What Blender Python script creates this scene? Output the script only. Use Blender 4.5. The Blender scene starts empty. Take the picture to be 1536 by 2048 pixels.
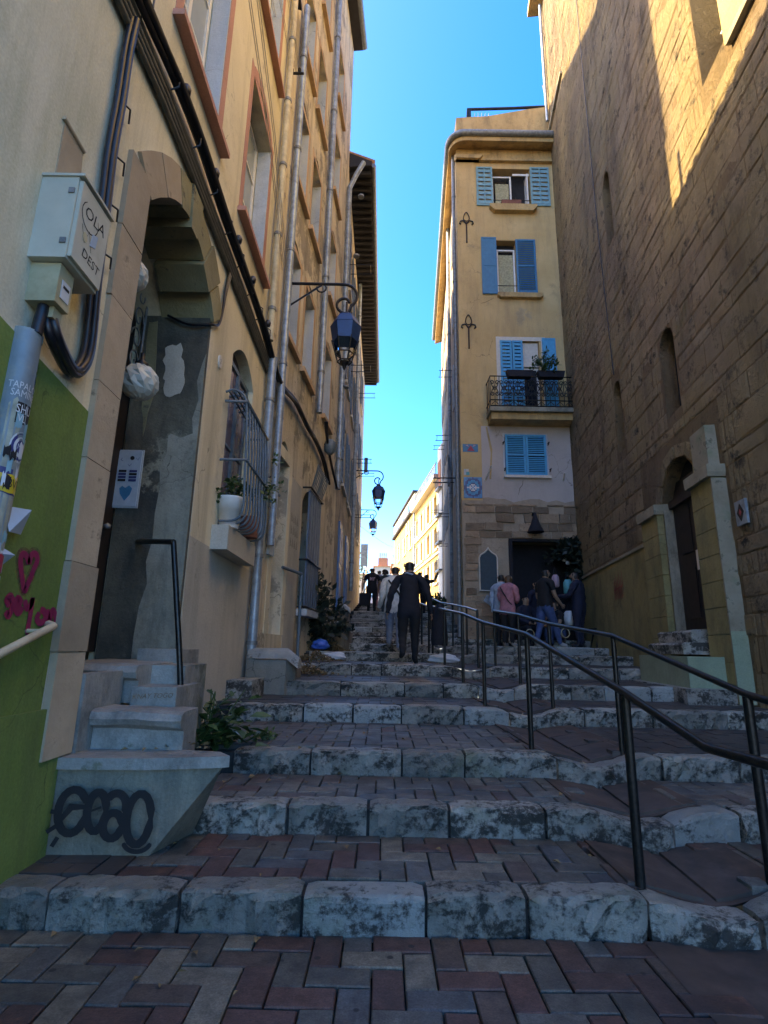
import bpy, bmesh, math, random
from mathutils import Vector, Matrix, Quaternion
R = random.Random(7)
S = bpy.context.scene
COL = S.collection
PI = math.pi
# ------------------------------------------------------------------ camera
CAMZ = 1.28; FPX = 1100.0
up = Vector((82, 4461, 1100)).normalized()
fw = Vector((0, 0, 1)) - up * up.z; fw.normalize()
rt = up.cross(fw) * 1.0
if rt.x < 0: rt = -rt
RX = Vector((rt.x, rt.y, 0.0)); RY = Vector((fw.x, fw.y, fw.z)); RZ = up
cam = bpy.data.cameras.new('camera'); camo = bpy.data.objects.new('camera', cam); COL.objects.link(camo)
# camera axes in world: columns right, up, back
right_w = Vector((rt.x, fw.x, up.x)); up_w = Vector((rt.y, fw.y, up.y)); fwd_w = Vector((rt.z, fw.z, up.z))
m = Matrix((right_w, up_w, -fwd_w)).transposed().to_4x4(); m.translation = Vector((0, 0, CAMZ))
camo.matrix_world = m
cam.sensor_fit = 'VERTICAL'; cam.sensor_height = 24; cam.lens = 24 * FPX / 2048
cam.clip_start = 0.05; cam.clip_end = 2000
S.camera = camo
# ------------------------------------------------------------------ sky, sun, exposure
SUN_DIR = Vector((1, -0.05, -0.754)).normalized()      # the way the light travels
W = bpy.data.worlds.new('World'); S.world = W; W.use_nodes = True
wn = W.node_tree.nodes; wl = W.node_tree.links
bg = wn['Background']; sky = wn.new('ShaderNodeTexSky'); sky.sky_type = 'NISHITA'
sky.sun_disc = False; sky.sun_elevation = math.atan(0.754); sky.sun_rotation = math.radians(270)
sky.air_density = 0.6; sky.dust_density = 1.2; sky.ozone_density = 2.5
hs = wn.new('ShaderNodeHueSaturation'); hs.inputs['Saturation'].default_value = 1.43; hs.inputs['Hue'].default_value = 0.508
wl.new(sky.outputs[0], hs.inputs['Color']); wl.new(hs.outputs[0], bg.inputs[0])
bg.inputs[1].default_value = 0.15
sl = bpy.data.lights.new('sun', 'SUN'); sl.energy = 2.15; sl.angle = math.radians(0.5); sl.color = (1, 0.86, 0.62)
so = bpy.data.objects.new('sun', sl); COL.objects.link(so); so.rotation_euler = SUN_DIR.to_track_quat('-Z', 'Y').to_euler()
so.location = (-30, 10, 40)
S.view_settings.view_transform = 'Standard'; S.view_settings.look = 'None'
S.view_settings.exposure = 3.25; S.view_settings.gamma = 1
S.view_settings.use_curve_mapping = False
S.view_settings.use_white_balance = True; S.view_settings.white_balance_temperature = 9500; S.view_settings.white_balance_tint = 10
# ------------------------------------------------------------------ helpers
def ray(px, py):
    c = Vector(((px - 768) / FPX, (1024 - py) / FPX, 1))
    return Vector((rt.dot(c), fw.dot(c), up.dot(c)))
class Fr:
    """a facade's own frame: s along it, o outwards, z up; s is nearly the world y (or x)"""
    def __init__(self, o, d, side=1):
        self.o = Vector((o[0], o[1], 0)); self.d = Vector((d[0], d[1], 0)).normalized()
        self.n = Vector((self.d.y, -self.d.x, 0)) * side
    def p(self, s, o, z): return self.o + self.d * s + self.n * o + Vector((0, 0, z))
    def __call__(self, s, o, z): return self.p(s, o, z)
    def at(self, px, py, off=0.0):          # where a sight line meets this facade -> (s, z)
        r = ray(px, py); o = self.o + self.n * off; c = Vector((0, 0, CAMZ))
        t = (o - c).dot(self.n) / r.dot(self.n); q = c + r * t
        return ((q - self.o).dot(self.d), q.z)
IDF = lambda x, y, z: Vector((x, y, z))
LA = Fr((-1.8, 0), (0, 1))
LC = Fr((-2.395, 0), (0.51, 6.3)); LD = Fr((-1.339, 0), (0.07, 14.1))
RW = Fr((3.635, 0), (1.745, 15), -1)
CF = Fr((0, 15), (1, 0))
WORG = {}
class MB:
    def __init__(self, f=IDF): self.v = []; self.f = []; self.x = f; self.mi = []; self.sm = []
    def add(self, pts, faces, mi=0, sm=False):
        b = len(self.v); self.v += [tuple(p) for p in pts]
        for q in faces: self.f.append(tuple(b + i for i in q)); self.mi.append(mi); self.sm.append(sm)
    def box(self, a0, a1, b0, b1, c0, c1, mi=0):
        P = [self.x(a, b, c) for a in (a0, a1) for b in (b0, b1) for c in (c0, c1)]
        self.add(P, [(0, 1, 3, 2), (4, 6, 7, 5), (0, 4, 5, 1), (2, 3, 7, 6), (0, 2, 6, 4), (1, 5, 7, 3)], mi)
    def quad(self, *ps, mi=0): self.add([self.x(*p) for p in ps], [tuple(range(len(ps)))], mi)
    def tube(self, pts, r, n=6, mi=0, local=True, cap=True, r1=None):
        pts = [self.x(*p) if local else Vector(p) for p in pts]
        L = len(pts); P = []; fr = None
        for i, p in enumerate(pts):
            t = (pts[min(i + 1, L - 1)] - pts[max(i - 1, 0)])
            if t.length < 1e-9: t = Vector((0, 0, 1))
            t.normalize()
            if fr is None:
                a = Vector((0, 0, 1)) if abs(t.z) < .9 else Vector((1, 0, 0))
                fr = t.cross(a).normalized()
            fr = (fr - t * fr.dot(t))
            if fr.length < 1e-6: fr = t.orthogonal()
            fr.normalize(); b = t.cross(fr)
            rr = r if r1 is None else r + (r1 - r) * i / max(1, L - 1)
            for k in range(n):
                a = 2 * PI * k / n; P.append(p + (fr * math.cos(a) + b * math.sin(a)) * rr)
        F = [(i * n + k, i * n + (k + 1) % n, (i + 1) * n + (k + 1) % n, (i + 1) * n + k) for i in range(L - 1) for k in range(n)]
        self.add(P, F, mi, True)
        if cap: self.add(P[:n][::-1], [tuple(range(n))], mi); self.add(P[-n:], [tuple(range(n))], mi)
    def lathe(self, c, prof, n=12, mi=0, sq=False, ax=None):
        c = self.x(*c); P = []
        for r, z in prof:
            for k in range(n):
                a = 2 * PI * k / n
                P.append(c + Vector((math.cos(a) * r, math.sin(a) * r, z)))
        F = [(i * n + k, i * n + (k + 1) % n, (i + 1) * n + (k + 1) % n, (i + 1) * n + k) for i in range(len(prof) - 1) for k in range(n)]
        self.add(P, F, mi, not sq)
        self.add(P[:n][::-1], [tuple(range(n))], mi); self.add(P[-n:], [tuple(range(n))], mi)
    def prism(self, poly, o0, o1, mi=0):     # poly of (s,z) extruded from o0 to o1
        n = len(poly); A = [self.x(s, o0, z) for s, z in poly]; B = [self.x(s, o1, z) for s, z in poly]
        self.add(A + B, [tuple(range(n)), tuple(range(2 * n - 1, n - 1, -1))] + [(i, (i + 1) % n, n + (i + 1) % n, n + i) for i in range(n)], mi)
    def plan(self, poly, z0, z1, mi=0):      # poly of (a,b) in plan extruded in z
        n = len(poly); A = [self.x(a, b, z0) for a, b in poly]; B = [self.x(a, b, z1) for a, b in poly]
        self.add(A + B, [tuple(range(n))[::-1], tuple(range(n, 2 * n))] + [(i, (i + 1) % n, n + (i + 1) % n, n + i) for i in range(n)], mi)
    def ribbon(self, pts, w, o, mi=0):       # painted stroke on a facade, pts (s,z)
        L = len(pts); P = []
        for i, (s, z) in enumerate(pts):
            a = pts[max(i - 1, 0)]; b = pts[min(i + 1, L - 1)]
            t = Vector((b[0] - a[0], b[1] - a[1])); t = t.normalized() if t.length > 1e-9 else Vector((1, 0))
            k = w / 2 * (0.55 if i in (0, L - 1) else 1)
            P += [self.x(s - t.y * k, o, z + t.x * k), self.x(s + t.y * k, o, z - t.x * k)]
        self.add(P, [(2 * i, 2 * i + 1, 2 * i + 3, 2 * i + 2) for i in range(L - 1)], mi)
    def build(self, name, mat, parent=None, label=None, kind=None, recalc=True):
        me = bpy.data.meshes.new(name)
        org = WORG.get(parent.name, Vector()) if parent else Vector()
        if parent is None and self.v:
            xs = [p[0] for p in self.v]; ys = [p[1] for p in self.v]; zs = [p[2] for p in self.v]
            org = Vector(((min(xs) + max(xs)) / 2, (min(ys) + max(ys)) / 2, min(zs)))
        me.from_pydata([(p[0] - org.x, p[1] - org.y, p[2] - org.z) for p in self.v], [], self.f)
        mats = mat if isinstance(mat, (list, tuple)) else [mat]
        for q in mats: me.materials.append(q)
        for i, pl in enumerate(me.polygons): pl.material_index = self.mi[i]; pl.use_smooth = self.sm[i]
        if recalc:
            b = bmesh.new(); b.from_mesh(me); bmesh.ops.recalc_face_normals(b, faces=b.faces); b.to_mesh(me); b.free()
        ob = bpy.data.objects.new(name, me); COL.objects.link(ob)
        if parent: ob.parent = parent; WORG[ob.name] = org
        else: ob.location = org; WORG[ob.name] = org
        if label: ob['label'] = label
        if kind: ob['kind'] = kind
        return ob
def thing(name, label, cat, loc, group=None, kind=None):
    o = bpy.data.objects.new(name, None); COL.objects.link(o); o.location = loc; o.empty_display_size = .2
    WORG[o.name] = Vector(loc)
    if label: o['label'] = label
    if cat: o['category'] = cat
    if group: o['group'] = group
    if kind: o['kind'] = kind
    return o
def tag(o, label, cat, group=None):
    o['label'] = label; o['category'] = cat
    if group: o['group'] = group
    return o
# ------------------------------------------------------------------ materials
def nodes(name):
    mt = bpy.data.materials.new(name); mt.use_nodes = True
    nt = mt.node_tree; return mt, nt.nodes, nt.links, nt.nodes['Principled BSDF']
def c4(c): return (c[0], c[1], c[2], 1)
def noise(n, l, vec, scale, detail=4, rough=.6, sc=(1, 1, 1)):
    mp = n.new('ShaderNodeMapping'); mp.inputs['Scale'].default_value = sc; l.new(vec, mp.inputs[0])
    t = n.new('ShaderNodeTexNoise'); t.inputs['Scale'].default_value = scale; t.inputs['Detail'].default_value = detail
    t.inputs['Roughness'].default_value = rough; l.new(mp.outputs[0], t.inputs['Vector']); return t.outputs['Fac']
def ramp(n, l, src, a, b, ca=(0, 0, 0), cb=(1, 1, 1)):
    r = n.new('ShaderNodeValToRGB'); r.color_ramp.elements[0].position = a; r.color_ramp.elements[1].position = b
    r.color_ramp.elements[0].color = c4(ca); r.color_ramp.elements[1].color = c4(cb); l.new(src, r.inputs[0]); return r.outputs[0]
def mix(n, l, fac, a, b, mode='MIX'):
    x = n.new('ShaderNodeMix'); x.data_type = 'RGBA'; x.blend_type = mode
    if hasattr(fac, 'links'): l.new(fac, x.inputs[0])
    else: x.inputs[0].default_value = fac
    for k, v in ((6, a), (7, b)):
        if hasattr(v, 'links'): l.new(v, x.inputs[k])
        else: x.inputs[k].default_value = c4(v)
    return x.outputs[2]
def pos(n): return n.new('ShaderNodeNewGeometry').outputs['Position']
def bump(n, l, b, h, strength, dist):
    k = n.new('ShaderNodeBump'); k.inputs['Strength'].default_value = strength; k.inputs['Distance'].default_value = dist
    l.new(h, k.inputs['Height'])
    prev = b.inputs['Normal'].links
    if prev: l.new(prev[0].from_socket, k.inputs['Normal'])
    l.new(k.outputs[0], b.inputs['Normal'])
def plain(name, c, rough=.6, metal=0, var=.25, scale=12, bmp=.0, dirt=None, spec=.5):
    mt, n, l, b = nodes(name); p = pos(n)
    f = noise(n, l, p, scale, 5)
    lo = tuple(x * (1 - var) for x in c); hi = tuple(min(1, x * (1 + var)) for x in c)
    col = ramp(n, l, f, .3, .7, lo, hi)
    if dirt:
        d = noise(n, l, p, 3.1, 8, .7); col = mix(n, l, ramp(n, l, d, .5, .68), col, dirt)
    l.new(col, b.inputs['Base Color']); b.inputs['Roughness'].default_value = rough; b.inputs['Metallic'].default_value = metal
    b.inputs['Specular IOR Level'].default_value = spec
    if bmp: bump(n, l, b, f, .6, bmp)
    return mt
def plaster(name, c1, c2, stain, stain_amt=.5, sc=1.0, fine=.006, coarse=.02, streak=(1, 1, .12), patch=None, patch_pos=.6, rough=.9):
    mt, n, l, b = nodes(name); p = pos(n)
    big = noise(n, l, p, .9 * sc, 6, .65)
    col = ramp(n, l, big, .32, .68, c1, c2)
    if patch:
        pn = noise(n, l, p, .55 * sc, 9, .72)
        col = mix(n, l, ramp(n, l, pn, patch_pos, patch_pos + .03), col, patch)
    st = noise(n, l, p, 2.3 * sc, 7, .7, streak)
    stf = ramp(n, l, st, .48, .8, (0, 0, 0), (stain_amt,) * 3)
    col = mix(n, l, stf, col, stain)
    vo = n.new('ShaderNodeTexVoronoi'); vo.feature = 'DISTANCE_TO_EDGE'; vo.inputs['Scale'].default_value = .9 * sc
    wv = n.new('ShaderNodeVectorMath'); wv.operation = 'ADD'; tn = n.new('ShaderNodeTexNoise'); tn.inputs['Scale'].default_value = 3; tn.inputs['Detail'].default_value = 6; l.new(p, tn.inputs['Vector'])
    ms = n.new('ShaderNodeVectorMath'); ms.operation = 'SCALE'; ms.inputs['Scale'].default_value = .5; l.new(tn.outputs['Color'], ms.inputs[0]); l.new(p, wv.inputs[0]); l.new(ms.outputs[0], wv.inputs[1]); l.new(wv.outputs[0], vo.inputs['Vector'])
    ck = n.new('ShaderNodeMath'); ck.operation = 'MULTIPLY'; l.new(ramp(n, l, vo.outputs['Distance'], .002, .006, (1, 1, 1), (0, 0, 0)), ck.inputs[0]); l.new(ramp(n, l, noise(n, l, p, .7 * sc, 4), .55, .62, (0, 0, 0), (.75, .75, .75)), ck.inputs[1])
    col = mix(n, l, ck.outputs[0], col, tuple(x * .35 for x in stain))      # hairline cracks
    gr = noise(n, l, p, 1.1 * sc, 9, .78); col = mix(n, l, ramp(n, l, gr, .54, .72, (0, 0, 0), (stain_amt * .6,) * 3), col, tuple(x * .55 for x in stain))
    g = noise(n, l, p, 60, 3, .7)
    col = mix(n, l, .35, col, ramp(n, l, g, .3, .7, (.35, .35, .35), (.68, .68, .68)), 'OVERLAY')
    l.new(col, b.inputs['Base Color']); b.inputs['Roughness'].default_value = rough
    bump(n, l, b, noise(n, l, p, 45, 4, .7), .5, fine)
    bump(n, l, b, noise(n, l, p, 5 * sc, 6, .65), .6, coarse)
    return mt
def stone(name, c1, c2, dark, dark_pos=.55, rough=.75, sc=6, bd=.02, tint=.25, moss=None, soft=.08, streak=0):
    mt, n, l, b = nodes(name); p = pos(n)
    oi = n.new('ShaderNodeObjectInfo')
    col = ramp(n, l, noise(n, l, p, sc * .6, 6, .65), .3, .7, c1, c2)
    rv = ramp(n, l, oi.outputs['Random'], 0, 1, (.5 - tint,) * 3, (.5 + tint,) * 3)
    col = mix(n, l, .8, col, rv, 'OVERLAY')
    if moss: col = mix(n, l, ramp(n, l, noise(n, l, p, sc * .35, 6, .7), .56, .7, (0, 0, 0), (.7, .7, .7)), col, moss)
    if streak: col = mix(n, l, ramp(n, l, noise(n, l, p, sc * .5, 8, .72, (1, 1, .16)), .5, .72, (0, 0, 0), (streak,) * 3), col, tuple(x * .3 for x in c1)); col = mix(n, l, ramp(n, l, noise(n, l, p, .42, 5, .6), .42, .62, (0, 0, 0), (.55, .55, .55)), col, (c2[0] * 1.0, c2[1] * 1.02, c2[2] * .78))
    dk = noise(n, l, p, sc * 1.2, 9, .75)
    col = mix(n, l, ramp(n, l, dk, dark_pos, dark_pos + soft, (0, 0, 0), (.92, .92, .92)), col, dark)
    l.new(col, b.inputs['Base Color']); b.inputs['Roughness'].default_value = rough
    bump(n, l, b, noise(n, l, p, sc * 2.2, 8, .7), .8, bd)
    bump(n, l, b, noise(n, l, p, sc * 9, 4, .7), .5, bd * .3)
    if streak: bump(n, l, b, ramp(n, l, noise(n, l, p, sc * 5, 10, .78), .42, .56), .9, .035); bump(n, l, b, noise(n, l, p, sc * 3.4, 10, .8, (1, 1, 1.8)), .8, .06)
    return mt
def paver_mat(name, grey=False):
    mt, n, l, b = nodes(name); p = pos(n); oi = n.new('ShaderNodeObjectInfo')
    r = n.new('ShaderNodeValToRGB'); r.color_ramp.interpolation = 'CONSTANT'; e = r.color_ramp.elements
    cs = [(0, (.085, .046, .038)), (.2, (.085, .08, .066)), (.46, (.1, .05, .04)), (.58, (.1, .1, .09)), (.72, (.085, .06, .048)), (.82, (.16, .145, .11)), (.92, (.075, .08, .082))]
    if grey: cs = [(0, (.085, .087, .08)), (.3, (.115, .117, .105)), (.5, (.1, .08, .07)), (.62, (.14, .132, .112)), (.75, (.075, .08, .08)), (.9, (.1, .062, .052)), (.95, (.095, .1, .095))]
    e[0].position = 0; e[0].color = c4(cs[0][1]); e[1].position = cs[1][0]; e[1].color = c4(cs[1][1])
    for a, c in cs[2:]: k = e.new(a); k.color = c4(c)
    l.new(oi.outputs['Random'], r.inputs[0])
    col = mix(n, l, .8, r.outputs[0], ramp(n, l, noise(n, l, p, 11, 9, .8), .3, .7, (.12, .12, .12), (.88, .88, .88)), 'OVERLAY'); col = mix(n, l, .6, col, ramp(n, l, noise(n, l, p, 120, 3, .7), .3, .7, (.2, .2, .2), (.8, .8, .8)), 'OVERLAY')
    col = mix(n, l, ramp(n, l, noise(n, l, p, 1.3, 7, .7), .48, .72, (0, 0, 0), (.85, .85, .85)), col, (.024, .024, .026))
    vo = n.new('ShaderNodeTexVoronoi'); vo.inputs['Scale'].default_value = 5.5; l.new(p, vo.inputs['Vector'])
    col = mix(n, l, ramp(n, l, vo.outputs['Distance'], .07, .09, (.9, .9, .9), (0, 0, 0)), col, (.012, .012, .013))
    l.new(col, b.inputs['Base Color']); b.inputs['Roughness'].default_value = .62
    l.new(ramp(n, l, noise(n, l, p, 4, 5), .3, .7, (.45,) * 3, (.75,) * 3), b.inputs['Roughness'])
    bump(n, l, b, noise(n, l, p, 90, 3, .7), .5, .003)
    bump(n, l, b, noise(n, l, p, 8, 5, .7), .4, .006)
    return mt
M = {}
def curbmat(name, c1, c2, dk, tint):
    mt, n, l, b = nodes(name); q = pos(n); oi = n.new('ShaderNodeObjectInfo')
    col = ramp(n, l, noise(n, l, q, 5, 7, .7), .3, .7, c1, c2)
    col = mix(n, l, .85, col, ramp(n, l, oi.outputs['Random'], 0, 1, (.5 - tint,) * 3, (.5 + tint,) * 3), 'OVERLAY')
    col = mix(n, l, ramp(n, l, noise(n, l, q, 2.3, 6, .7), .55, .7, (0, 0, 0), (.6, .6, .6)), col, (.16, .18, .09))
    ad = n.new('ShaderNodeMath'); ad.operation = 'ADD'; l.new(noise(n, l, q, 26, 8, .75), ad.inputs[0])
    m2 = n.new('ShaderNodeMath'); m2.operation = 'MULTIPLY'; m2.inputs[1].default_value = 1.15; l.new(noise(n, l, q, 4.2, 5, .65, (1, 1, 1.6)), m2.inputs[0]); l.new(m2.outputs[0], ad.inputs[1])
    sx = n.new('ShaderNodeSeparateXYZ'); l.new(n.new('ShaderNodeNewGeometry').outputs['True Normal'], sx.inputs[0]); wr = n.new('ShaderNodeMath'); wr.operation = 'MULTIPLY_ADD'; wr.inputs[1].default_value = -.075; l.new(sx.outputs['Z'], wr.inputs[0]); l.new(ad.outputs[0], wr.inputs[2])   # treads are worn clean by feet
    rd = n.new('ShaderNodeMath'); rd.operation = 'MULTIPLY_ADD'; rd.inputs[1].default_value = .11; l.new(oi.outputs['Random'], rd.inputs[0]); sb = n.new('ShaderNodeMath'); sb.operation = 'SUBTRACT'; sb.inputs[1].default_value = .055; l.new(wr.outputs[0], sb.inputs[0]); l.new(sb.outputs[0], rd.inputs[2])
    hf = n.new('ShaderNodeMath'); hf.operation = 'MULTIPLY'; hf.inputs[1].default_value = .5; l.new(rd.outputs[0], hf.inputs[0])
    dm = ramp(n, l, hf.outputs[0], dk / 2, dk / 2 + .085, (0, 0, 0), (.93, .93, .93))
    col = mix(n, l, dm, col, (.026, .027, .025)); l.new(col, b.inputs['Base Color'])
    l.new(ramp(n, l, dm, 0, 1, (.36,) * 3, (.8,) * 3), b.inputs['Roughness'])
    bump(n, l, b, noise(n, l, q, 26, 8, .75), .9, .03); bump(n, l, b, noise(n, l, q, 9, 6, .7), .8, .04)
    return mt
M['curb'] = curbmat('worn_limestone', (.21, .21, .19), (.4, .385, .335), 1.035, .2)
M['curb_smooth'] = curbmat('smooth_limestone', (.27, .3, .295), (.43, .45, .42), 1.115, .1)
M['paver'] = paver_mat('clay_pavers'); M['paver_grey'] = paver_mat('grey_pavers', True)
M['bed'] = plain('joint_sand', (.028, .027, .026), .95, 0, .4, 20, .004)
M['gutter'] = plain('gutter_slab', (.07, .05, .042), .8, 0, .4, 5, .01, (.032, .03, .028))
M['A_wall'] = plaster('grey_cream_render', (.5, .475, .35), (.62, .585, .45), (.26, .28, .17), .8, 1.2, .006, .016)
M['green'] = plaster('green_paint', (.105, .17, .03), (.16, .235, .06), (.06, .08, .03), .85, 1.3, .006, .014, (1, 1, .2), (.2, .235, .11), .63)
M['B_wall'] = plaster('yellow_cream_render', (.62, .555, .39), (.73, .665, .49), (.3, .275, .19), .8, 1, .006, .016, (1, 1, .08), (.5, .44, .33), .62)
M['B_low'] = plaster('grey_lower_render', (.40, .385, .32), (.5, .475, .4), (.2, .22, .19), .5, 1, .005, .015)
M['C_wall'] = plaster('ochre_render', (.56, .475, .33), (.69, .61, .45), (.2, .17, .125), .95, 1.5, .01, .04, (1, 1, .07), (.34, .3, .23), .53)
M['D_wall'] = plaster('worn_brown_render', (.36, .29, .2), (.52, .43, .3), (.1, .09, .075), .95, 1.8, .01, .06, (1, 1, .12), (.3, .27, .22), .5)
M['E_wall'] = plaster('pale_far_render', (.42, .37, .3), (.5, .45, .36), (.2, .19, .18), .5)
M['pink'] = plaster('pink_surround', (.42, .2, .155), (.5, .27, .21), (.36, .2, .15), .4)
M['orange'] = plaster('orange_surround', (.48, .32, .185), (.58, .4, .25), (.25, .18, .12), .8)
M['bluegrey'] = plaster('white_blue_board', (.36, .42, .47), (.5, .55, .58), (.22, .26, .3), .6)
M['jamb'] = stone('jamb_stone', (.33, .26, .175), (.45, .36, .25), (.2, .16, .11), .6, .9, 4, .012, .1)
M['voussoir'] = stone('arch_stone', (.17, .155, .085), (.27, .24, .13), (.07, .065, .05), .58, .9, 5, .02, .15)
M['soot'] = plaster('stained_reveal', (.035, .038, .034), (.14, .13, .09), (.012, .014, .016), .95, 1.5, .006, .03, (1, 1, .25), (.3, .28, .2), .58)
M['reveal'] = plaster('pale_reveal', (.2, .19, .14), (.33, .31, .24), (.05, .055, .05), .98, 1.8, .006, .02, (1, 1, .3))
M['center'] = plaster('sand_ochre_render', (.52, .35, .155), (.62, .44, .215), (.34, .24, .13), .85, 1.2, .006, .012, (1, 1, .12), (.47, .36, .21), .6)
M['center_low'] = plaster('pinkish_grey_render', (.43, .37, .33), (.5, .44, .4), (.33, .27, .23), .5, 1, .004, .012)
M['center_dirty'] = plaster('stained_cornice', (.42, .28, .12), (.54, .37, .17), (.12, .09, .06), .9, 1.5, .006, .02, (1, 1, .3))
M['center_side'] = plaster('side_render', (.42, .33, .22), (.5, .4, .28), (.2, .17, .14), .8, 1, .006, .02)
M['rubble'] = stone('rubble_stone', (.23, .155, .1), (.38, .27, .18), (.08, .06, .05), .58, .9, 5, .04, .25)
M['mortar'] = plaster('rubble_mortar', (.34, .265, .19), (.43, .34, .25), (.18, .14, .11), .6, 2, .01, .03)
M['rw'] = stone('weathered_wall_stone', (.25, .185, .115), (.46, .345, .21), (.035, .03, .02), .53, .95, 2.6, .11, .07, (.17, .15, .06), .12, .9)
M['rw_joint'] = stone('wall_joint', (.19, .13, .072), (.3, .21, .12), (.05, .04, .025), .56, .95, 4, .05, .0, None, .1, .7)
M['rw_low'] = plaster('olive_plinth_render', (.2, .175, .07), (.29, .245, .11), (.08, .07, .04), .85, 1.3, .006, .02, (1, 1, .4))
M['rw_trim'] = stone('pale_pilaster_stone', (.2, .18, .125), (.34, .31, .23), (.09, .095, .065), .56, .85, 5, .012, .05, (.15, .2, .12))
M['rw_green'] = plaster('green_grey_slab', (.2, .27, .18), (.3, .36, .26), (.12, .13, .1), .5)
M['rw_up'] = plaster('upper_gold_render', (.42, .31, .12), (.52, .39, .17), (.2, .17, .08), .5, 1, .006, .03)
M['yellow'] = plaster('far_yellow_render', (.36, .24, .08), (.42, .29, .1), (.36, .25, .1), .5)
M['white'] = plain('white_paint', (.72, .72, .68), .5, 0, .08)
M['offwhite'] = plain('offwhite_trim', (.6, .57, .5), .6, 0, .1)
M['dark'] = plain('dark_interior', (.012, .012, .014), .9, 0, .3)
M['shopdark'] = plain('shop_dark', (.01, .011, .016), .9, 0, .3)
M['wood'] = plain('dark_door_wood', (.017, .012, .011), .6, 0, .5, 8, .004)
M['iron'] = plain('black_iron', (.012, .012, .013), .42, .3, .4, 30, .001)
M['rail'] = plain('handrail_iron', (.02, .02, .02), .33, .5, .5, 40, .001)
M['bluegreypaint'] = plain('blue_grey_iron', (.1, .145, .175), .5, .1, .25, 20)
M['pipe'] = plain('zinc_pipe', (.27, .33, .38), .42, .35, .3, 9, .001, (.15, .17, .18))
M['pipe_cream'] = plain('cream_pipe', (.52, .46, .31), .6, 0, .2, 9, .001, (.36, .3, .2))
M['gutterm'] = plain('grey_gutter', (.2, .22, .23), .5, .4, .3, 12)
M['cable'] = plain('black_cable', (.012, .012, .016), .4, 0, .3)
M['conduit'] = plain('grey_conduit', (.10, .095, .075), .55, 0, .3)
M['wire'] = plain('pale_wire', (.5, .47, .42), .5, 0, .1)
M['box'] = plain('cabinet_plastic', (.47, .46, .37), .55, 0, .12, 3, 0, (.4, .38, .28))
M['box2'] = plain('cabinet_cream', (.45, .4, .25), .55, 0, .15, 4, 0, (.3, .27, .16))
M['conpost'] = plain('grey_cover_strip', (.17, .23, .26), .5, .1, .2, 6, 0, (.33, .33, .26))
M['glass'] = plain('window_glass', (.02, .025, .035), .06, 0, .2, 2); 
M['glass_purple'] = plain('purple_pane', (.12, .085, .1), .16, 0, .3, 2)  # even purple base colour on the pane
M['glass_sky'] = plain('pale_pane', (.3, .35, .38), .08, 0, .15, 2)
M['curtain'] = plain('cream_curtain', (.5, .42, .24), .9, 0, .3, 16, .01)
M['shut_pale'] = plain('faded_blue_shutter', (.15, .33, .38), .6, 0, .2, 10, .002)
M['shut_blue'] = plain('strong_blue_shutter', (.012, .17, .32), .5, 0, .12, 10)
M['shut_bright'] = plain('bright_blue_shutter', (.02, .33, .57), .5, 0, .1, 10)
M['shut_far'] = plain('white_far_shutter', (.55, .55, .53), .6, 0, .1)
M['tile'] = plain('roof_tile', (.32, .17, .1), .85, 0, .4, 5, .01)
M['eave'] = plain('dark_eave_wood', (.017, .017, .021), .8, 0, .4, 6, .004)
M['shutter_grey'] = plain('steel_blue_shutter', (.085, .13, .19), .5, .1, .2)
M['bluedoor'] = plain('blue_door_paint', (.04, .14, .33), .5, 0, .2)
M['terracotta'] = plain('terracotta_trough', (.2, .075, .05), .8, 0, .25)
M['leaf'] = plain('green_leaf', (.035, .075, .018), .5, 0, .5, 9)
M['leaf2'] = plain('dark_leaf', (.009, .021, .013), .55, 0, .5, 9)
M['litter'] = plain('dry_leaf', (.2, .13, .06), .85, 0, .55, 14)
M['magenta'] = plain('magenta_spray', (.24, .01, .06), .6, 0, .15)
M['black'] = plain('black_spray', (.008, .008, .01), .7, 0, .3)
def overspray(name, c):
    mt, n, l, b = nodes(name); b.inputs['Base Color'].default_value = c4(c); b.inputs['Roughness'].default_value = .8
    l.new(ramp(n, l, noise(n, l, pos(n), 45, 6, .8), .35, .75, (0, 0, 0), (.75, .75, .75)), b.inputs['Alpha']); return mt
M['overspray'] = overspray('magenta_overspray', (.24, .01, .06)); M['overspray_k'] = overspray('black_overspray', (.01, .01, .012))
M['red'] = plain('red_spray', (.3, .05, .05), .7, 0, .2)
M['yel'] = plain('sticker_yellow', (.6, .42, .03), .5, 0, .1)
M['navy'] = plain('sticker_navy', (.02, .03, .14), .5, 0, .1)
M['paper'] = plain('paper_white', (.55, .58, .6), .7, 0, .08)
M['paper_blue'] = plain('paper_pale_blue', (.33, .42, .5), .7, 0, .1)
M['pinkp'] = plain('paper_pink', (.45, .3, .36), .7, 0, .1)
M['crimson'] = plain('sticker_crimson', (.35, .02, .05), .5, 0, .1)
M['teal'] = plain('teal_plastic', (.05, .35, .38), .5, 0, .1)
M['bluebag'] = plain('blue_plastic_bag', (.015, .12, .5), .35, 0, .15, 10, .01)
M['mblue'] = plain('mosaic_blue', (.015, .27, .55), .3, 0, .2)
M['mdark'] = plain('mosaic_dark_blue', (.01, .06, .2), .3, 0, .2)
M['lampglass'] = plain('milky_ribbed_glass', (.5, .49, .42), .4, 0, .1, 5)
M['board'] = plain('slate_board', (.02, .05, .07), .6, 0, .2)
M['brick'] = plain('orange_brick', (.42, .16, .08), .85, 0, .2)
M['cloth_dark'] = plain('navy_cloth', (.01, .011, .018), .85, 0, .3, 20, .004)
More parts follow.
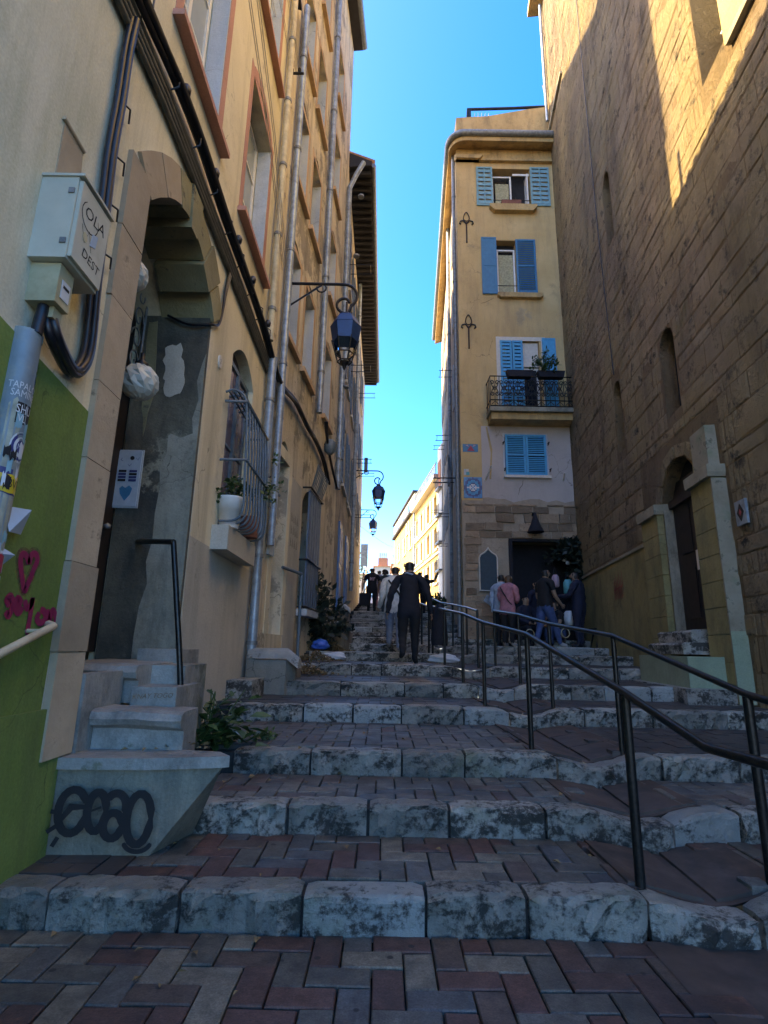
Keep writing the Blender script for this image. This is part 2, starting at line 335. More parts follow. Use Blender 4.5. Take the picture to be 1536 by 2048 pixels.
# ------------------------------------------------------------------ building helpers
def facade(F, s0, s1, z0, z1, ops, name, mat, parent, thick=.7, mi_z=None, mats=None):
    """wall with real openings; ops: (s0,s1,z0,z1,rise,depth)"""
    mb = MB(F)
    ss = sorted(set([s0, s1] + [round(v, 4) for o in ops for v in o[:2]])); zs = sorted(set([z0, z1] + [round(v, 4) for o in ops for v in o[2:4]] + (mi_z or [])))
    for i in range(len(ss) - 1):
        for j in range(len(zs) - 1):
            a, b, c, d = ss[i], ss[i + 1], zs[j], zs[j + 1]; cs, cz = (a + b) / 2, (c + d) / 2
            if any(o[0] < cs < o[1] and o[2] < cz < o[3] for o in ops): continue
            k = 0
            if mi_z and cz < mi_z[0]: k = 1
            mb.quad((a, 0, c), (b, 0, c), (b, 0, d), (a, 0, d), mi=k)
    for o in ops:
        a, b, c, d, rise, dep = o; sp = d - rise; N = 10
        arc = [(a + (b - a) * t / N, sp + rise * math.sqrt(max(0, 1 - (2 * t / N - 1) ** 2)) if rise > .45 * (b - a) else sp + rise * (1 - (2 * t / N - 1) ** 2)) for t in range(N + 1)] if rise else [(a, d), (b, d)]
        if rise:
            for t in range(N):
                p, q = arc[t], arc[t + 1]
                mb.quad((p[0], 0, p[1]), (q[0], 0, q[1]), (q[0], 0, d), (p[0], 0, d))
        ring = [(a, c)] + arc + [(b, c)]
        for t in range(len(ring)):
            p, q = ring[t], ring[(t + 1) % len(ring)]
            mb.quad((p[0], 0, p[1]), (q[0], 0, q[1]), (q[0], -dep, q[1]), (p[0], -dep, p[1]))
    for s in (s0, s1): mb.quad((s, 0, z0), (s, 0, z1), (s, -thick, z1), (s, -thick, z0))
    mb.quad((s0, 0, z1), (s1, 0, z1), (s1, -thick, z1), (s0, -thick, z1))
    mb.quad((s0, -thick, z0), (s1, -thick, z0), (s1, -thick, z1), (s0, -thick, z1))
    return mb.build(name, mats or [mat], parent, recalc=False)
def window(parent, F, s0, s1, z0, z1, o, fm, pm, cols=2, rows=3, t=.05, arch=0, pane_label=None):
    mb = MB(F)
    for a in (s0, s1 - t): mb.box(a, a + t, o - .05, o, z0, z1)
    for c in (z0, z1 - t): mb.box(s0 + t, s1 - t, o - .049, o - .001, c, c + t)
    mb.box((s0 + s1) / 2 - t * .6, (s0 + s1) / 2 + t * .6, o - .045, o + .01, z0 + t, z1 - t) if cols == 2 else None
    for r in range(1, rows):
        z = z0 + (z1 - z0) * r / rows; mb.box(s0 + t, s1 - t, o - .04, o - .004, z - .015, z + .015)
    fo = mb.build('window_frame', fm, parent)
    for c in range(cols):
        a = s0 + (s1 - s0) * c / cols; b = s0 + (s1 - s0) * (c + 1) / cols
        for r in range(rows):
            q = MB(F); e = z0 + (z1 - z0) * r / rows; g = z0 + (z1 - z0) * (r + 1) / rows
            q.box(a + .01, b - .01, o - .03, o - .022, e + .005, g - .005); q.build('pane', pm, fo)
    return fo
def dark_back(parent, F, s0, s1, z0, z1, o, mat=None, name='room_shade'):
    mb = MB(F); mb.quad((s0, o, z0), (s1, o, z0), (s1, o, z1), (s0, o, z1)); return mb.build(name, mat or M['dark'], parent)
def frame_strip(parent, F, s0, s1, z0, z1, w, o, mat, name='surround', bottom=True, rise=0):
    mb = MB(F)
    mb.box(s0 - w, s0, 0.0, o, z0 - (w if bottom else 0), z1 + w); mb.box(s1, s1 + w, 0.0, o, z0 - (w if bottom else 0), z1 + w)
    mb.box(s0 + .001, s1 - .001, 0.0, o - .001, z1, z1 + w)
    if bottom: mb.box(s0 + .001, s1 - .001, 0.0, o - .001, z0 - w, z0)
    return mb.build(name, mat, parent)
def bx(parent, F, name, mat, *b, label=None):
    mb = MB(F); mb.box(*b); return mb.build(name, mat, parent, label)
def tb(parent, F, name, mat, pts, r, n=6, label=None, local=True):
    mb = MB(F); mb.tube(pts, r, n, local=local); return mb.build(name, mat, parent, label)
def shutter(parent, F, s0, s1, z0, z1, o, mat, nslat=0, t=.035, split=True, slat_parts=True, label=None, mid=True, solid=False):
    mb = MB(F); w = .06
    for a in (s0, s1 - w): mb.box(a, a + w, o, o + t, z0, z1)
    zs = [z0, z1 - w] + ([(z0 + z1) / 2 - w / 2] if mid else [])
    for c in zs: mb.box(s0 + w, s1 - w, o + .001, o + t - .001, c, c + w)
    if split: mb.box((s0 + s1) / 2 - .02, (s0 + s1) / 2 + .02, o + .002, o + t + .004, z0 + w, z1 - w)
    if solid: mb.box(s0 + w, s1 - w, o + .006, o + t - .012, z0 + w, z1 - w)
    sh = mb.build('shutter', mat, parent, label)
    if nslat:
        jb = MB(F)
        for k in range(nslat):
            z = z0 + w + (z1 - z0 - 2 * w) * (k + .5) / nslat
            if mid and abs(z - (z0 + z1) / 2) < w * .6: continue
            q = MB(F) if slat_parts else jb; h = (z1 - z0 - 2 * w) / nslat
            P = [F(s, oo, zz) for s in (s0 + w, s1 - w) for oo, zz in ((o + t - .002, z - h * .42), (o + t - .002, z - h * .42 + .008), (o + .004, z + h * .42), (o + .004, z + h * .42 - .008))]
            q.add(P, [(0, 1, 2, 3), (7, 6, 5, 4), (0, 4, 5, 1), (1, 5, 6, 2), (2, 6, 7, 3), (3, 7, 4, 0)])
            if slat_parts: q.build('slat', mat, sh)
        if not slat_parts and jb.v: jb.build('slats', mat, sh, kind='stuff')
    return sh
def text_mesh(s, size, F, s0, z0, o, mat, parent, name='lettering', rot=0, shear=0, label=None, xf=None, bold=0):
    cu = bpy.data.curves.new('t', 'FONT'); cu.body = s; cu.size = size; cu.align_x = 'CENTER'; cu.align_y = 'CENTER'; cu.shear = shear; cu.offset = bold; cu.resolution_u = 2
    ob = bpy.data.objects.new('t', cu); COL.objects.link(ob); dg = bpy.context.evaluated_depsgraph_get()
    me = bpy.data.meshes.new_from_object(ob.evaluated_get(dg)); bpy.data.objects.remove(ob); bpy.data.curves.remove(cu)
    mb = MB(F); P = []; ca, sa = math.cos(rot), math.sin(rot)
    for v in me.vertices:
        x, y = v.co.x * ca - v.co.y * sa, v.co.x * sa + v.co.y * ca
        P.append(xf(x, y) if xf else F(s0 + x, o, z0 + y))
    mb.add(P, [tuple(p.vertices) for p in me.polygons]); bpy.data.meshes.remove(me)
    return mb.build(name, mat, parent, label)
def arcpts(c, r, a0, a1, n=10): return [(c[0] + r * math.cos(a0 + (a1 - a0) * i / n), c[1] + r * math.sin(a0 + (a1 - a0) * i / n)) for i in range(n + 1)]
def smooth(pts, k=3):
    P = [Vector(p) for p in pts]; out = []
    for i in range(len(P) - 1):
        p0, p1, p2, p3 = P[max(i - 1, 0)], P[i], P[i + 1], P[min(i + 2, len(P) - 1)]
        for j in range(k):
            t = j / k
            out.append(.5 * ((2 * p1) + (p2 - p0) * t + (2 * p0 - 5 * p1 + 4 * p2 - p3) * t * t + (3 * p1 - p0 - 3 * p2 + p3) * t ** 3))
    out.append(P[-1]); return [tuple(p) for p in out]
M['lampmetal'] = plain('blue_black_lamp_metal', (.012, .05, .15), .4, .2, .2)
mt, n_, l_, b_ = nodes('lamp_glazing'); b_.inputs['Transmission Weight'].default_value = 1; b_.inputs['Roughness'].default_value = .02; b_.inputs['IOR'].default_value = 1.08; b_.inputs['Base Color'].default_value = (.9, .95, 1, 1); M['lampglazing'] = mt
# ------------------------------------------------------------------ stairway and pavement
RH = .17
RD = [2.90, 3.70, 4.52, 6.2, 7.35, 9.15, 11.0, 12.6, 14.2, 15.6, 16.6, 17.6, 18.6, 19.4, 20.2, 22.6, 23.8, 25.0, 26.2, 27.4]
def xc(y): return 1.64 - max(0, min(1, (y - 5) / 9)) * .38
HW = .42
def dip(x, y):
    u = (x - xc(y)) / HW
    return 0 if abs(u) >= 1 else .075 * (.5 + .5 * math.cos(PI * u))
def level(y): return RH * sum(1 for d in RD if y >= d)
def rwx(y): return 3.635 + .1163 * y
def lwx(y): return -1.8 if y < 7.6 else (-2.395 + .081 * y if y < 13.9 else -1.27 + .005 * (y - 13.9))
g = MB(); g.quad((-60, -40, -.06), (60, -40, -.06), (60, 3.0, -.06), (-60, 3.0, -.06)); g.build('ground', M['bed'], kind='structure')
pav = thing('lower_pavement', None, None, (1, 2, 0), kind='structure')
stair = thing('stairway', None, None, (1, 3, 0), kind='structure')
# beds below the pavers, one sheet per tread
b = MB()
for i, d in enumerate(RD):
    z = RH * (i + 1); d1 = RD[i + 1] if i + 1 < len(RD) else 34
    xl, xr = lwx(d) - .6, (rwx(d) + .3 if d < 14 else 3.4)
    b.box(xl, xc(d) - HW, d + .05, d1 + .1, z - .25, z - .035); b.box(xc(d) + HW, xr, d + .05, d1 + .1, z - .25, z - .035)
b.build('tread_bed', M['bed'], stair)
b = MB()
for i in range(len(RD)):
    d = RD[i]; d1 = RD[i + 1] if i + 1 < len(RD) else 34; z = RH * (i + 1); NX, NY = 10, 4; P = []
    for jy in range(NY + 1):
        y = d + .14 + (d1 - d - .12) * jy / NY
        for jx in range(NX + 1):
            x = xc(y) - HW + 2 * HW * jx / NX
            P.append((x, y, z - dip(x, y) * (1 - .35 * jy / NY) - .004 + R.uniform(-.002, .002)))
    b.add(P, [(jy * (NX + 1) + jx, jy * (NX + 1) + jx + 1, (jy + 1) * (NX + 1) + jx + 1, (jy + 1) * (NX + 1) + jx) for jy in range(NY) for jx in range(NX)], 0, True)
y0 = 1.0; P = []; NX, NY = 10, 4
for jy in range(NY + 1):
    y = y0 + (2.9 - y0) * jy / NY
    for jx in range(NX + 1):
        x = xc(y) - HW + 2 * HW * jx / NX; P.append((x, y, -dip(x, y) * .3 + .001))
b.add(P, [(jy * 11 + jx, jy * 11 + jx + 1, (jy + 1) * 11 + jx + 1, (jy + 1) * 11 + jx) for jy in range(NY) for jx in range(NX)], 0, True)
b.build('gutter_channel', M['gutter'], stair)
b = MB()   # flat slabs bedded in the channel, with open joints
for i in range(0, 5):
    d = RD[i] + .17; d1 = RD[i + 1] - .02
    for k in range(max(1, int((d1 - d) / .42))):
        n_ = max(1, int((d1 - d) / .42)); ya = d + (d1 - d) * k / n_ + .006; yb = d + (d1 - d) * (k + 1) / n_ - .006; z = RH * (i + 1)
        for sx in (-1, 1):
            xa, xb = xc(ya) + sx * .03, xc(ya) + sx * (HW - .02)
            P = [(x, y, z - dip(x, y) * (1 - .35 * (y - d) / (d1 - d)) + .012) for y in (ya, yb) for x in (xa, (xa + xb) / 2, xb)]
            q = MB(); q.add(P + [(p[0], p[1], p[2] - .05) for p in P], [(0, 1, 4, 3), (1, 2, 5, 4), (0, 6, 7, 1), (1, 7, 8, 2), (3, 4, 10, 9), (4, 5, 11, 10), (0, 3, 9, 6), (2, 8, 11, 5)])
            q.build('channel_slab', M['gutter'], stair)
# pavers: two shared meshes, herringbone
PL, PW = .262, .131
def paver_mesh(lx, ly, mt='paver'):
    h, c = .04, .005; gx, gy = lx - .007, ly - .007
    me = bpy.data.meshes.new('paver')
    V = [(-gx / 2, -gy / 2, -h), (gx / 2, -gy / 2, -h), (gx / 2, gy / 2, -h), (-gx / 2, gy / 2, -h), (-gx / 2, -gy / 2, -c), (gx / 2, -gy / 2, -c), (gx / 2, gy / 2, -c), (-gx / 2, gy / 2, -c),
         (-gx / 2 + c, -gy / 2 + c, 0), (gx / 2 - c, -gy / 2 + c, 0), (gx / 2 - c, gy / 2 - c, 0), (-gx / 2 + c, gy / 2 - c, 0)]
    F = [(8, 9, 10, 11)] + [(a, (a + 1) % 4, 4 + (a + 1) % 4, 4 + a) for a in range(4)] + [(4 + a, 4 + (a + 1) % 4, 8 + (a + 1) % 4, 8 + a) for a in range(4)]
    me.from_pydata(V, [], F); me.materials.append(M[mt]); return me
PMG = {'h': paver_mesh(PL, PW, 'paver_grey'), 'v': paver_mesh(PW, PL, 'paver_grey'), 's': paver_mesh(PW, PW, 'paver_grey')}
PM = {'h': paver_mesh(PL, PW), 'v': paver_mesh(PW, PL), 's': paver_mesh(PW, PW)}
def herring(x0, x1, y0, y1):
    """pieces of a 90 degree herringbone as (kind, centre x, centre y)"""
    w = PW; out = []; occ = set()
    nx, ny = int((x1 - x0) / w) + 1, int((y1 - y0) / w + .4)
    for j in range(-4, ny + 4):
        for i in range(-nx - 8, nx + 8):
            m_ = (i - j) % 4
            if m_ == 0: c = ('h', [(i, j), (i + 1, j)])
            elif m_ == 3: c = ('v', [(i, j), (i, j + 1)])
            else: continue
            cells = [q for q in c[1] if 0 <= q[0] < nx and 0 <= q[1] < ny]
            if not cells: continue
            if len(cells) == 2: out.append((c[0], x0 + (cells[0][0] + cells[1][0] + 1) / 2 * w, y0 + (cells[0][1] + cells[1][1] + 1) / 2 * w))
            else: out.append(('s', x0 + (cells[0][0] + .5) * w, y0 + (cells[0][1] + .5) * w))
    return out
def lay(parent, items, z, org, limit_y=None, keep=lambda x, y: True, PM=PM):
    for k, x, y in items:
        if not keep(x, y): continue
        o = bpy.data.objects.new('paver', PM[k]); COL.objects.link(o); o.parent = parent
        o.location = (x - org.x, y - org.y, z - org.z + R.uniform(-.006, .004)); o.rotation_euler = (R.gauss(0, .012), R.gauss(0, .012), R.gauss(0, .01))
def joined(parent, items, z, keep):
    q = MB()
    for k, x, y in items:
        if not keep(x, y): continue
        lx, ly = (PL, PW) if k == 'h' else (PW, PL) if k == 'v' else (PW, PW); dz = R.uniform(-.004, .003); e = .0035
        a, bb, c, d = x - lx / 2 + e, x + lx / 2 - e, y - ly / 2 + e, y + ly / 2 - e
        P = [(a, c, z - .04), (bb, c, z - .04), (bb, d, z - .04), (a, d, z - .04), (a, c, z + dz), (bb, c, z + dz), (bb, d, z + dz), (a, d, z + dz)]
        q.add(P, [(4, 5, 6, 7), (0, 1, 5, 4), (1, 2, 6, 5), (2, 3, 7, 6), (3, 0, 4, 7)])
    return q
inch = lambda x, y: abs(x - xc(y)) > HW - .085
view = lambda x, y: -1.62 < x < .72 * y + .15 and y > 1.85
H0 = herring(-1.85, 4.0, .938, 2.903)
lay(pav, H0, 0, Vector((1, 2, 0)), keep=lambda x, y: inch(x, y) and view(x, y))
joined(pav, H0, 0, lambda x, y: inch(x, y) and not view(x, y)).build('paver_field', M['paver'], pav, kind='stuff')
PAVR = plain('joined_pavers', (.085, .068, .06), .6, 0, .55, 5, .004, (.03, .03, .032))
mt, n_, l_, b_ = nodes('walked_pavers'); p_ = pos(n_)
vv = n_.new('ShaderNodeTexWhiteNoise'); sn = n_.new('ShaderNodeVectorMath'); sn.operation = 'SNAP'; sn.inputs[1].default_value = (PW, PW * 2, .05); l_.new(p_, sn.inputs[0]); l_.new(sn.outputs[0], vv.inputs['Vector'])
cc = ramp(n_, l_, vv.outputs['Value'], 0, 1, (.034, .036, .038), (.08, .062, .055))
cc = mix(n_, l_, ramp(n_, l_, noise(n_, l_, p_, 2.2, 7, .7), .45, .7, (0, 0, 0), (.7, .7, .7)), cc, (.03, .03, .034))
l_.new(cc, b_.inputs['Base Color']); b_.inputs['Roughness'].default_value = .5; bump(n_, l_, b_, noise(n_, l_, p_, 60, 3), .5, .003)
WALKED = mt
far = MB()
for i in range(len(RD)):
    z = RH * (i + 1); d, d1 = RD[i] + .168, (RD[i + 1] if i + 1 < len(RD) else 34) - .0
    if i < 3:
        xr = .9 * d1 + .1; H = herring(-1.82 if i != 1 else -1.2, min(rwx(d), xr + 1.3), d, d1)
        vis = lambda x, y: x < .70 * y - .0 and inch(x, y) and (i > 0 or x > -1.25)
        if i == 2: vis = lambda x, y: -1.6 < x < 1.23 and y < 6.0
        lay(stair, H, z, Vector((1, 3, 0)), keep=vis, PM=PMG if i else PM)
        q = joined(stair, H, z, lambda x, y: inch(x, y) and not vis(x, y)); far.add(q.v, q.f)
    elif i < 8:
        H = herring(lwx(d) - .3, rwx(d) + .1, d, d1); q = joined(stair, H, z, inch); far.add(q.v, q.f)
    else:
        xr = 2.2 + (d - 14) * .06
        far.quad((lwx(d) - .1, d, z), (xc(d) - HW, d, z), (xc(d) - HW, d1, z), (lwx(d) - .1, d1, z)); far.quad((xc(d) + HW, d, z), (5.6 if d < 14.9 else xr + .4, d, z), (5.6 if d < 14.9 else xr + .4, d1, z), (xc(d) + HW, d1, z))
far.build('paver_field', WALKED, stair, kind='stuff')
# curb stones with rounded noses
NPROF = [(.006, -.19), (.0, -.10), (-.004, -.03), (.004, -.009), (.02, .0), (.09, .003), (.165, 0.0), (.165, -.12)]
for i, d in enumerate(RD):
    z = RH * (i + 1); near = i < 7
    xl = {0: -2.0, 1: -1.14, 2: -1.12, 3: -1.62, 4: -1.3}.get(i, lwx(d) + .1)
    if i >= 7: xl = lwx(d) + .45 if i < 9 else lwx(d) + .2
    xr = rwx(d) + .05 if d < 14.5 else 2.2 + (d - 14) * .065
    x = xl
    while x < xr - .05:
        w = R.uniform(.42, .88) if near else R.uniform(.7, 1.2)
        if i == 0: w = R.uniform(.45, .62)
        w = min(w, xr - x)
        if xr - x - w < .25: w = xr - x
        smooth_ = (i == 0 and -1.1 < x + w / 2 < .4 and R.random() < .8) or R.random() < .12
        mb = MB(); ns = max(3, int(w / (.05 if i < 4 else .1))) if i < 9 else 3; gap = R.uniform(.01, .024); P = []
        dy0 = R.uniform(-.012, .012); dz0 = R.uniform(-.008, .006)
        for k in range(ns + 1):
            xx = x + gap / 2 + (w - gap) * k / ns; e = min(k, ns - k); rr = .012 if e == 0 else 0
            for j, (py_, pz_) in enumerate(NPROF):
                nz = R.gauss(0, .006 if not smooth_ else .002) * (1 if j in (1, 2, 3) else .4)
                ny = R.gauss(0, .013 if not smooth_ else .003) * (1 if j in (0, 1, 2) else .3)
                P.append((xx, d + dy0 + py_ + ny + (rr if j < 3 else 0) - dip(xx, d) * .5, z + dz0 + pz_ + nz - (rr if 2 < j < 7 else 0) - dip(xx, d) * (1 if j > 0 else .9)))
        m_ = len(NPROF)
        F = [(k * m_ + j, (k + 1) * m_ + j, (k + 1) * m_ + j + 1, k * m_ + j + 1) for k in range(ns) for j in range(m_ - 1)]
        mb.add(P, F, 0, False); mb.add(P[:m_], [tuple(range(m_))]); mb.add(P[-m_:], [tuple(range(m_))[::-1]])
        mb.build('curb_stone', M['curb_smooth'] if smooth_ else M['curb'], stair); x += w
# street beyond the last step
st = MB(); st.quad((-30, 33.9, 3.39), (30, 33.9, 3.39), (30, 72, 7.9), (-30, 72, 7.9)); st.quad((-90, 72, 7.9), (90, 72, 7.9), (90, 400, 9), (-90, 400, 9)); st.build('upper_street', WALKED, kind='structure')
# ------------------------------------------------------------------ left: first house, green base
def px(F, *pts, off=0): return [F.at(a, b_, off) for a, b_ in pts]
hA = thing('corner_house', 'grey-cream house at the near left with bright green painted base and pink sprayed heart', 'house', (-1.8, 1.5, 0))
facade(LA, -3, 3.02, -.3, 12.7, [], 'wall', M['A_wall'], hA)
mb = MB(LA); mb.prism([(-3, -.05), (3.08, .55), (3.1, 2.63), (2.28, 2.74), (1.5, 2.86), (-3, 3.4)], 0.0, .004); mb.build('green_paint', M['green'], hA)
mb = MB(LA); mb.box(-3, 3.29, .006, .03, -.05, .93); mb.build('base_band', M['green'], hA)
mb = MB(LA)
hp = [(52, 1140), (40, 1118), (42, 1142), (50, 1185)]
heart = px(LA, (55, 1128), (50, 1112), (42, 1108), (38, 1120), (40, 1148), (46, 1180), (52, 1170), (64, 1140), (72, 1120), (68, 1108), (60, 1110), (55, 1128))
mb.ribbon(smooth([(a, b_, 0) for a, b_ in heart], 4) and [(p[0], p[1]) for p in smooth([(a, b_, 0) for a, b_ in heart], 4)], .034, .008)
for k, st_ in enumerate(([(16, 1212), (10, 1200), (18, 1192), (22, 1210), (14, 1232), (8, 1222)], [(24, 1196), (30, 1215), (36, 1206), (40, 1196)], [(40, 1206), (32, 1196), (27, 1212), (33, 1226), (42, 1214)],
                         [(46, 1200), (50, 1216), (58, 1210), (62, 1196), (57, 1230), (50, 1270)], [(75, 1225), (70, 1238), (78, 1246), (88, 1236), (84, 1222), (77, 1220)], [(92, 1218), (94, 1248), (100, 1222), (106, 1226), (110, 1252), (118, 1256)])):
    q = px(LA, *st_); q = smooth([(a, b_, 0) for a, b_ in q], 4); mb.ribbon([(p[0], p[1]) for p in q], .036, .0085 + k * .0003)
mb.build('spray_heart', M['magenta'], hA)
ovr = MB(LA); hs_ = smooth([(a, b_, 0) for a, b_ in heart], 4); ovr.ribbon([(p[0], p[1]) for p in hs_], .068, .0066); ovr.build('overspray', M['overspray'], hA)
# missing render patch and scratches
mb = MB(LA); q = px(LA, (128, 245), (165, 300), (160, 350), (110, 345)); mb.prism(q, .0, .006); mb.build('render_patch', M['jamb'], hA)
tb(hA, LA, 'patch_ridge', M['jamb'], [(*px(LA, (125, 235))[0][:1], .01, px(LA, (125, 235))[0][1]), (px(LA, (165, 305))[0][0], .01, px(LA, (165, 305))[0][1])], .012)
def rail_tile(F, s0, s1, o_out, z, parent, ov=.5, mat=None, name='roof'):
    """tiled verge: deck plus round tiles along an eave"""
    mb = MB(F)
    mb.add([F(s0, o_out, z), F(s1, o_out, z), F(s1, -5, z + 2.0), F(s0, -5, z + 2.0), F(s0, o_out, z - .1), F(s1, o_out, z - .1), F(s1, -5, z + 1.85), F(s0, -5, z + 1.85)],
           [(0, 1, 2, 3), (7, 6, 5, 4), (0, 4, 5, 1), (1, 5, 6, 2), (2, 6, 7, 3), (3, 7, 4, 0)])
    mb.build(name, M['eave'], parent)
    q = MB(F); n = int((s1 - s0) / .24)
    for k in range(n):
        s = s0 + .12 + k * .24; q.tube([(s, o_out - .1, z + .02), (s, -1.5, z + .55)], .1, 6)
    return q.build('roof_tiles', M['tile'], parent, kind='stuff')
rail_tile(LA, -3, 3.0, .12, 12.72, hA)
# ------------------------------------------------------------------ left: second house, arched door, pink windows
hB = thing('arched_door_house', 'cream plastered house with stone arched doorway, pink window surrounds and caged ground window', 'house', (-1.8, 5.3, 0))
OPB = [(3.38, 5.02, .5, 4.98, .5, .78), (3.55, 4.58, 6.5, 8.75, 0, .24), (5.62, 6.76, 6.5, 8.7, .2, .24), (5.62, 6.76, 9.98, 12.2, .2, .24), (5.82, 6.85, 2.48, 4.86, .26, .14), (3.55, 4.58, 9.98, 12.2, .2, .24)]
facade(LA, 3.02, 7.62, -.3, 12.7, OPB, 'wall', M['B_wall'], hB, 1.2, mi_z=[2.26], mats=[M['B_wall'], M['B_low']])
rail_tile(LA, 3.02, 7.62, .12, 12.72, hB)
# doorway stones
zc = .665
for k in range(7):
    h = [.56, .5, .62, .5, .6, .53, .6][k]
    mb = MB(LA); j = R.uniform(-.012, .012); lo_ = 3.09
    mb.box(lo_ + R.uniform(-.01, .01), 3.38 + j, -.2, .03 + R.uniform(0, .008) + (.012 if k < 2 else 0), zc + .003, zc + h - .003); mb.build('jamb_stone', M['jamb'], hB); zc += h
zt = zc
def arc_at(t, r_extra):
    s = 3.42 + 1.6 * t; z = 4.48 + .5 * (1 - (2 * t - 1) ** 2)
    nx, nz = 2 * (2 * t - 1) * .5 * 2 / 1.6, 1; L = math.hypot(nx, nz); return (s + nx / L * r_extra, z + nz / L * r_extra)
K = [0, .16, .33, .45, .57, .72, .87, 1.0]
for k in range(7):
    a, b_ = K[k] + .004, K[k + 1] - .004; ex = [.3, .3, .3, .36, .3, .34, .3][k]
    mb = MB(LA); inn = (-.004, -.0, -.015, -.09, -.03, -.1, -.02)[k]; P = [arc_at(a, inn), arc_at((a + b_) / 2, inn), arc_at(b_, inn), arc_at(b_, ex), arc_at((a + b_) / 2, ex), arc_at(a, ex)]
    mb.prism(P, -.5 + (.06 if k % 2 else 0), .028 + (.012 if k in (3, 5) else 0)); mb.build('arch_stone', M['voussoir'] if k > 1 else M['jamb'], hB)
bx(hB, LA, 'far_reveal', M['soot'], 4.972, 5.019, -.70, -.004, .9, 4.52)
RVF = Fr((0, 4.968), (1, 0))
def ragged(pts, n=5, a=.012): 
    out = []
    for i in range(len(pts)):
        p, q = pts[i], pts[(i + 1) % len(pts)]
        for k in range(n): out.append((p[0] + (q[0] - p[0]) * k / n + R.uniform(-a, a), p[1] + (q[1] - p[1]) * k / n + R.uniform(-a, a)))
    return out
mb = MB(RVF); mb.prism([(-1.806, .95), (-1.806, 4.1)] + [(x + R.uniform(-.012, .012), z) for x, z in ((-1.83, 4.0), (-1.86, 3.8), (-1.84, 3.6), (-1.88, 3.4), (-1.86, 3.25), (-1.97, 3.2), (-2.06, 3.24), (-2.1, 3.22), (-2.09, 3.05), (-2.12, 2.9), (-2.1, 2.7), (-2.13, 2.45), (-2.115, 2.2), (-2.15, 2.0), (-2.13, 1.8), (-2.16, 1.6), (-2.18, 1.35), (-2.19, .95))], -.004, .001); mb.build('pale_render', M['reveal'], hB)
mb = MB(RVF); mb.prism(ragged([(-2.23, 4.15), (-2.07, 4.2), (-2.0, 3.95), (-2.01, 3.7), (-2.1, 3.62), (-2.18, 3.66), (-2.2, 3.9)], 4, .02), -.004, .0015); mb.build('render_patch', M['B_low'], hB)
mb = MB(RVF); mb.prism(ragged([(-2.42, 4.45), (-2.33, 4.45), (-2.28, 3.7), (-2.33, 3.2), (-2.39, 3.6)], 4, .012), -.004, .0012); mb.build('render_patch', M['voussoir'], hB)
mb = MB(LA); mb.box(3.4, 5.0, -.76, -.72, 1.2, 3.66)
for a in (3.6, 4.3):
    for c in (1.35, 2.5): mb.box(a, a + .5, -.72, -.705, c, c + .95)
do = mb.build('door', M['wood'], hB); mb = MB(LA); mb.lathe((4.85, -.69, 2.3), [(.0, -.03), (.03, -.02), (.035, .01), (.0, .03)], 8); mb.build('handle', M['gutterm'], do)
bx(hB, LA, 'transom_bar', M['wood'], 3.4, 5.0, -.765, -.62, 3.66, 3.76)
dark_back(hB, LA, 3.4, 5.02, 3.7, 5.05, -.775)
mb = MB(LA)   # scrolled transom grille
for s in (3.6, 3.95, 4.3, 4.65, 4.93): mb.tube([(s, -.64, 3.76), (s, -.64, 4.8)], .014, 5)
for c in (3.78, 4.78): mb.tube([(3.44, -.64, c), (4.96, -.64, c)], .014, 5)
for s in (3.78, 4.12, 4.48, 4.8):
    for c, sg in ((3.92, 1), (4.15, -1), (4.38, 1), (4.62, -1)):
        mb.tube([(s + sg * (.11 - .09 * t / 14) * math.cos(PI * 1.6 * t / 14 * 1.4), -.64, c + (.13 - .1 * t / 14) * math.sin(PI * 1.6 * t / 14 * 1.4)) for t in range(15)], .009, 4)
mb.build('transom_grille', M['gutterm'], hB)
# windows
for s0, s1, z0, z1, rise in ((3.55, 4.58, 6.5, 8.75, 0), (5.62, 6.76, 6.5, 8.7, .2), (5.62, 6.76, 9.98, 12.2, .2), (3.55, 4.58, 9.98, 12.2, .2)):
    frame_strip(hB, LA, s0, s1, z0, z1 - rise, .13, .006, M['pink'])
    if rise:
        mb = MB(LA); N = 10; f = lambda t, e: (s0 - .001 + (s1 - s0 + .002) * t / N, z1 - rise + rise * (1 - (2 * t / N - 1) ** 2) + e)
        for t in range(N):
            p, q, r_, w_ = f(t, 0), f(t + 1, 0), f(t + 1, .16), f(t, .16); mb.prism([p, q, r_, w_], 0.0, .007)
        mb.build('surround', M['pink'], hB)
    sl_ = bx(hB, LA, 'window_sill', M['pink'], s0 - .16, s1 + .18, 0.0, .1, z0 - .23, z0 - .17)
    window(hB, LA, s0 + .02, s1 - .02, z0 + .02, z1 - rise, -.2, M['white'], M['glass_sky'], 2, 3)
    bx(hB, LA, 'reveal_board', M['bluegrey'], s1 - .012, s1 - .002, -.19, -.003, z0 + .01, z1 - rise - .02)
    dark_back(hB, LA, s0, s1, z0, z1, -.239)
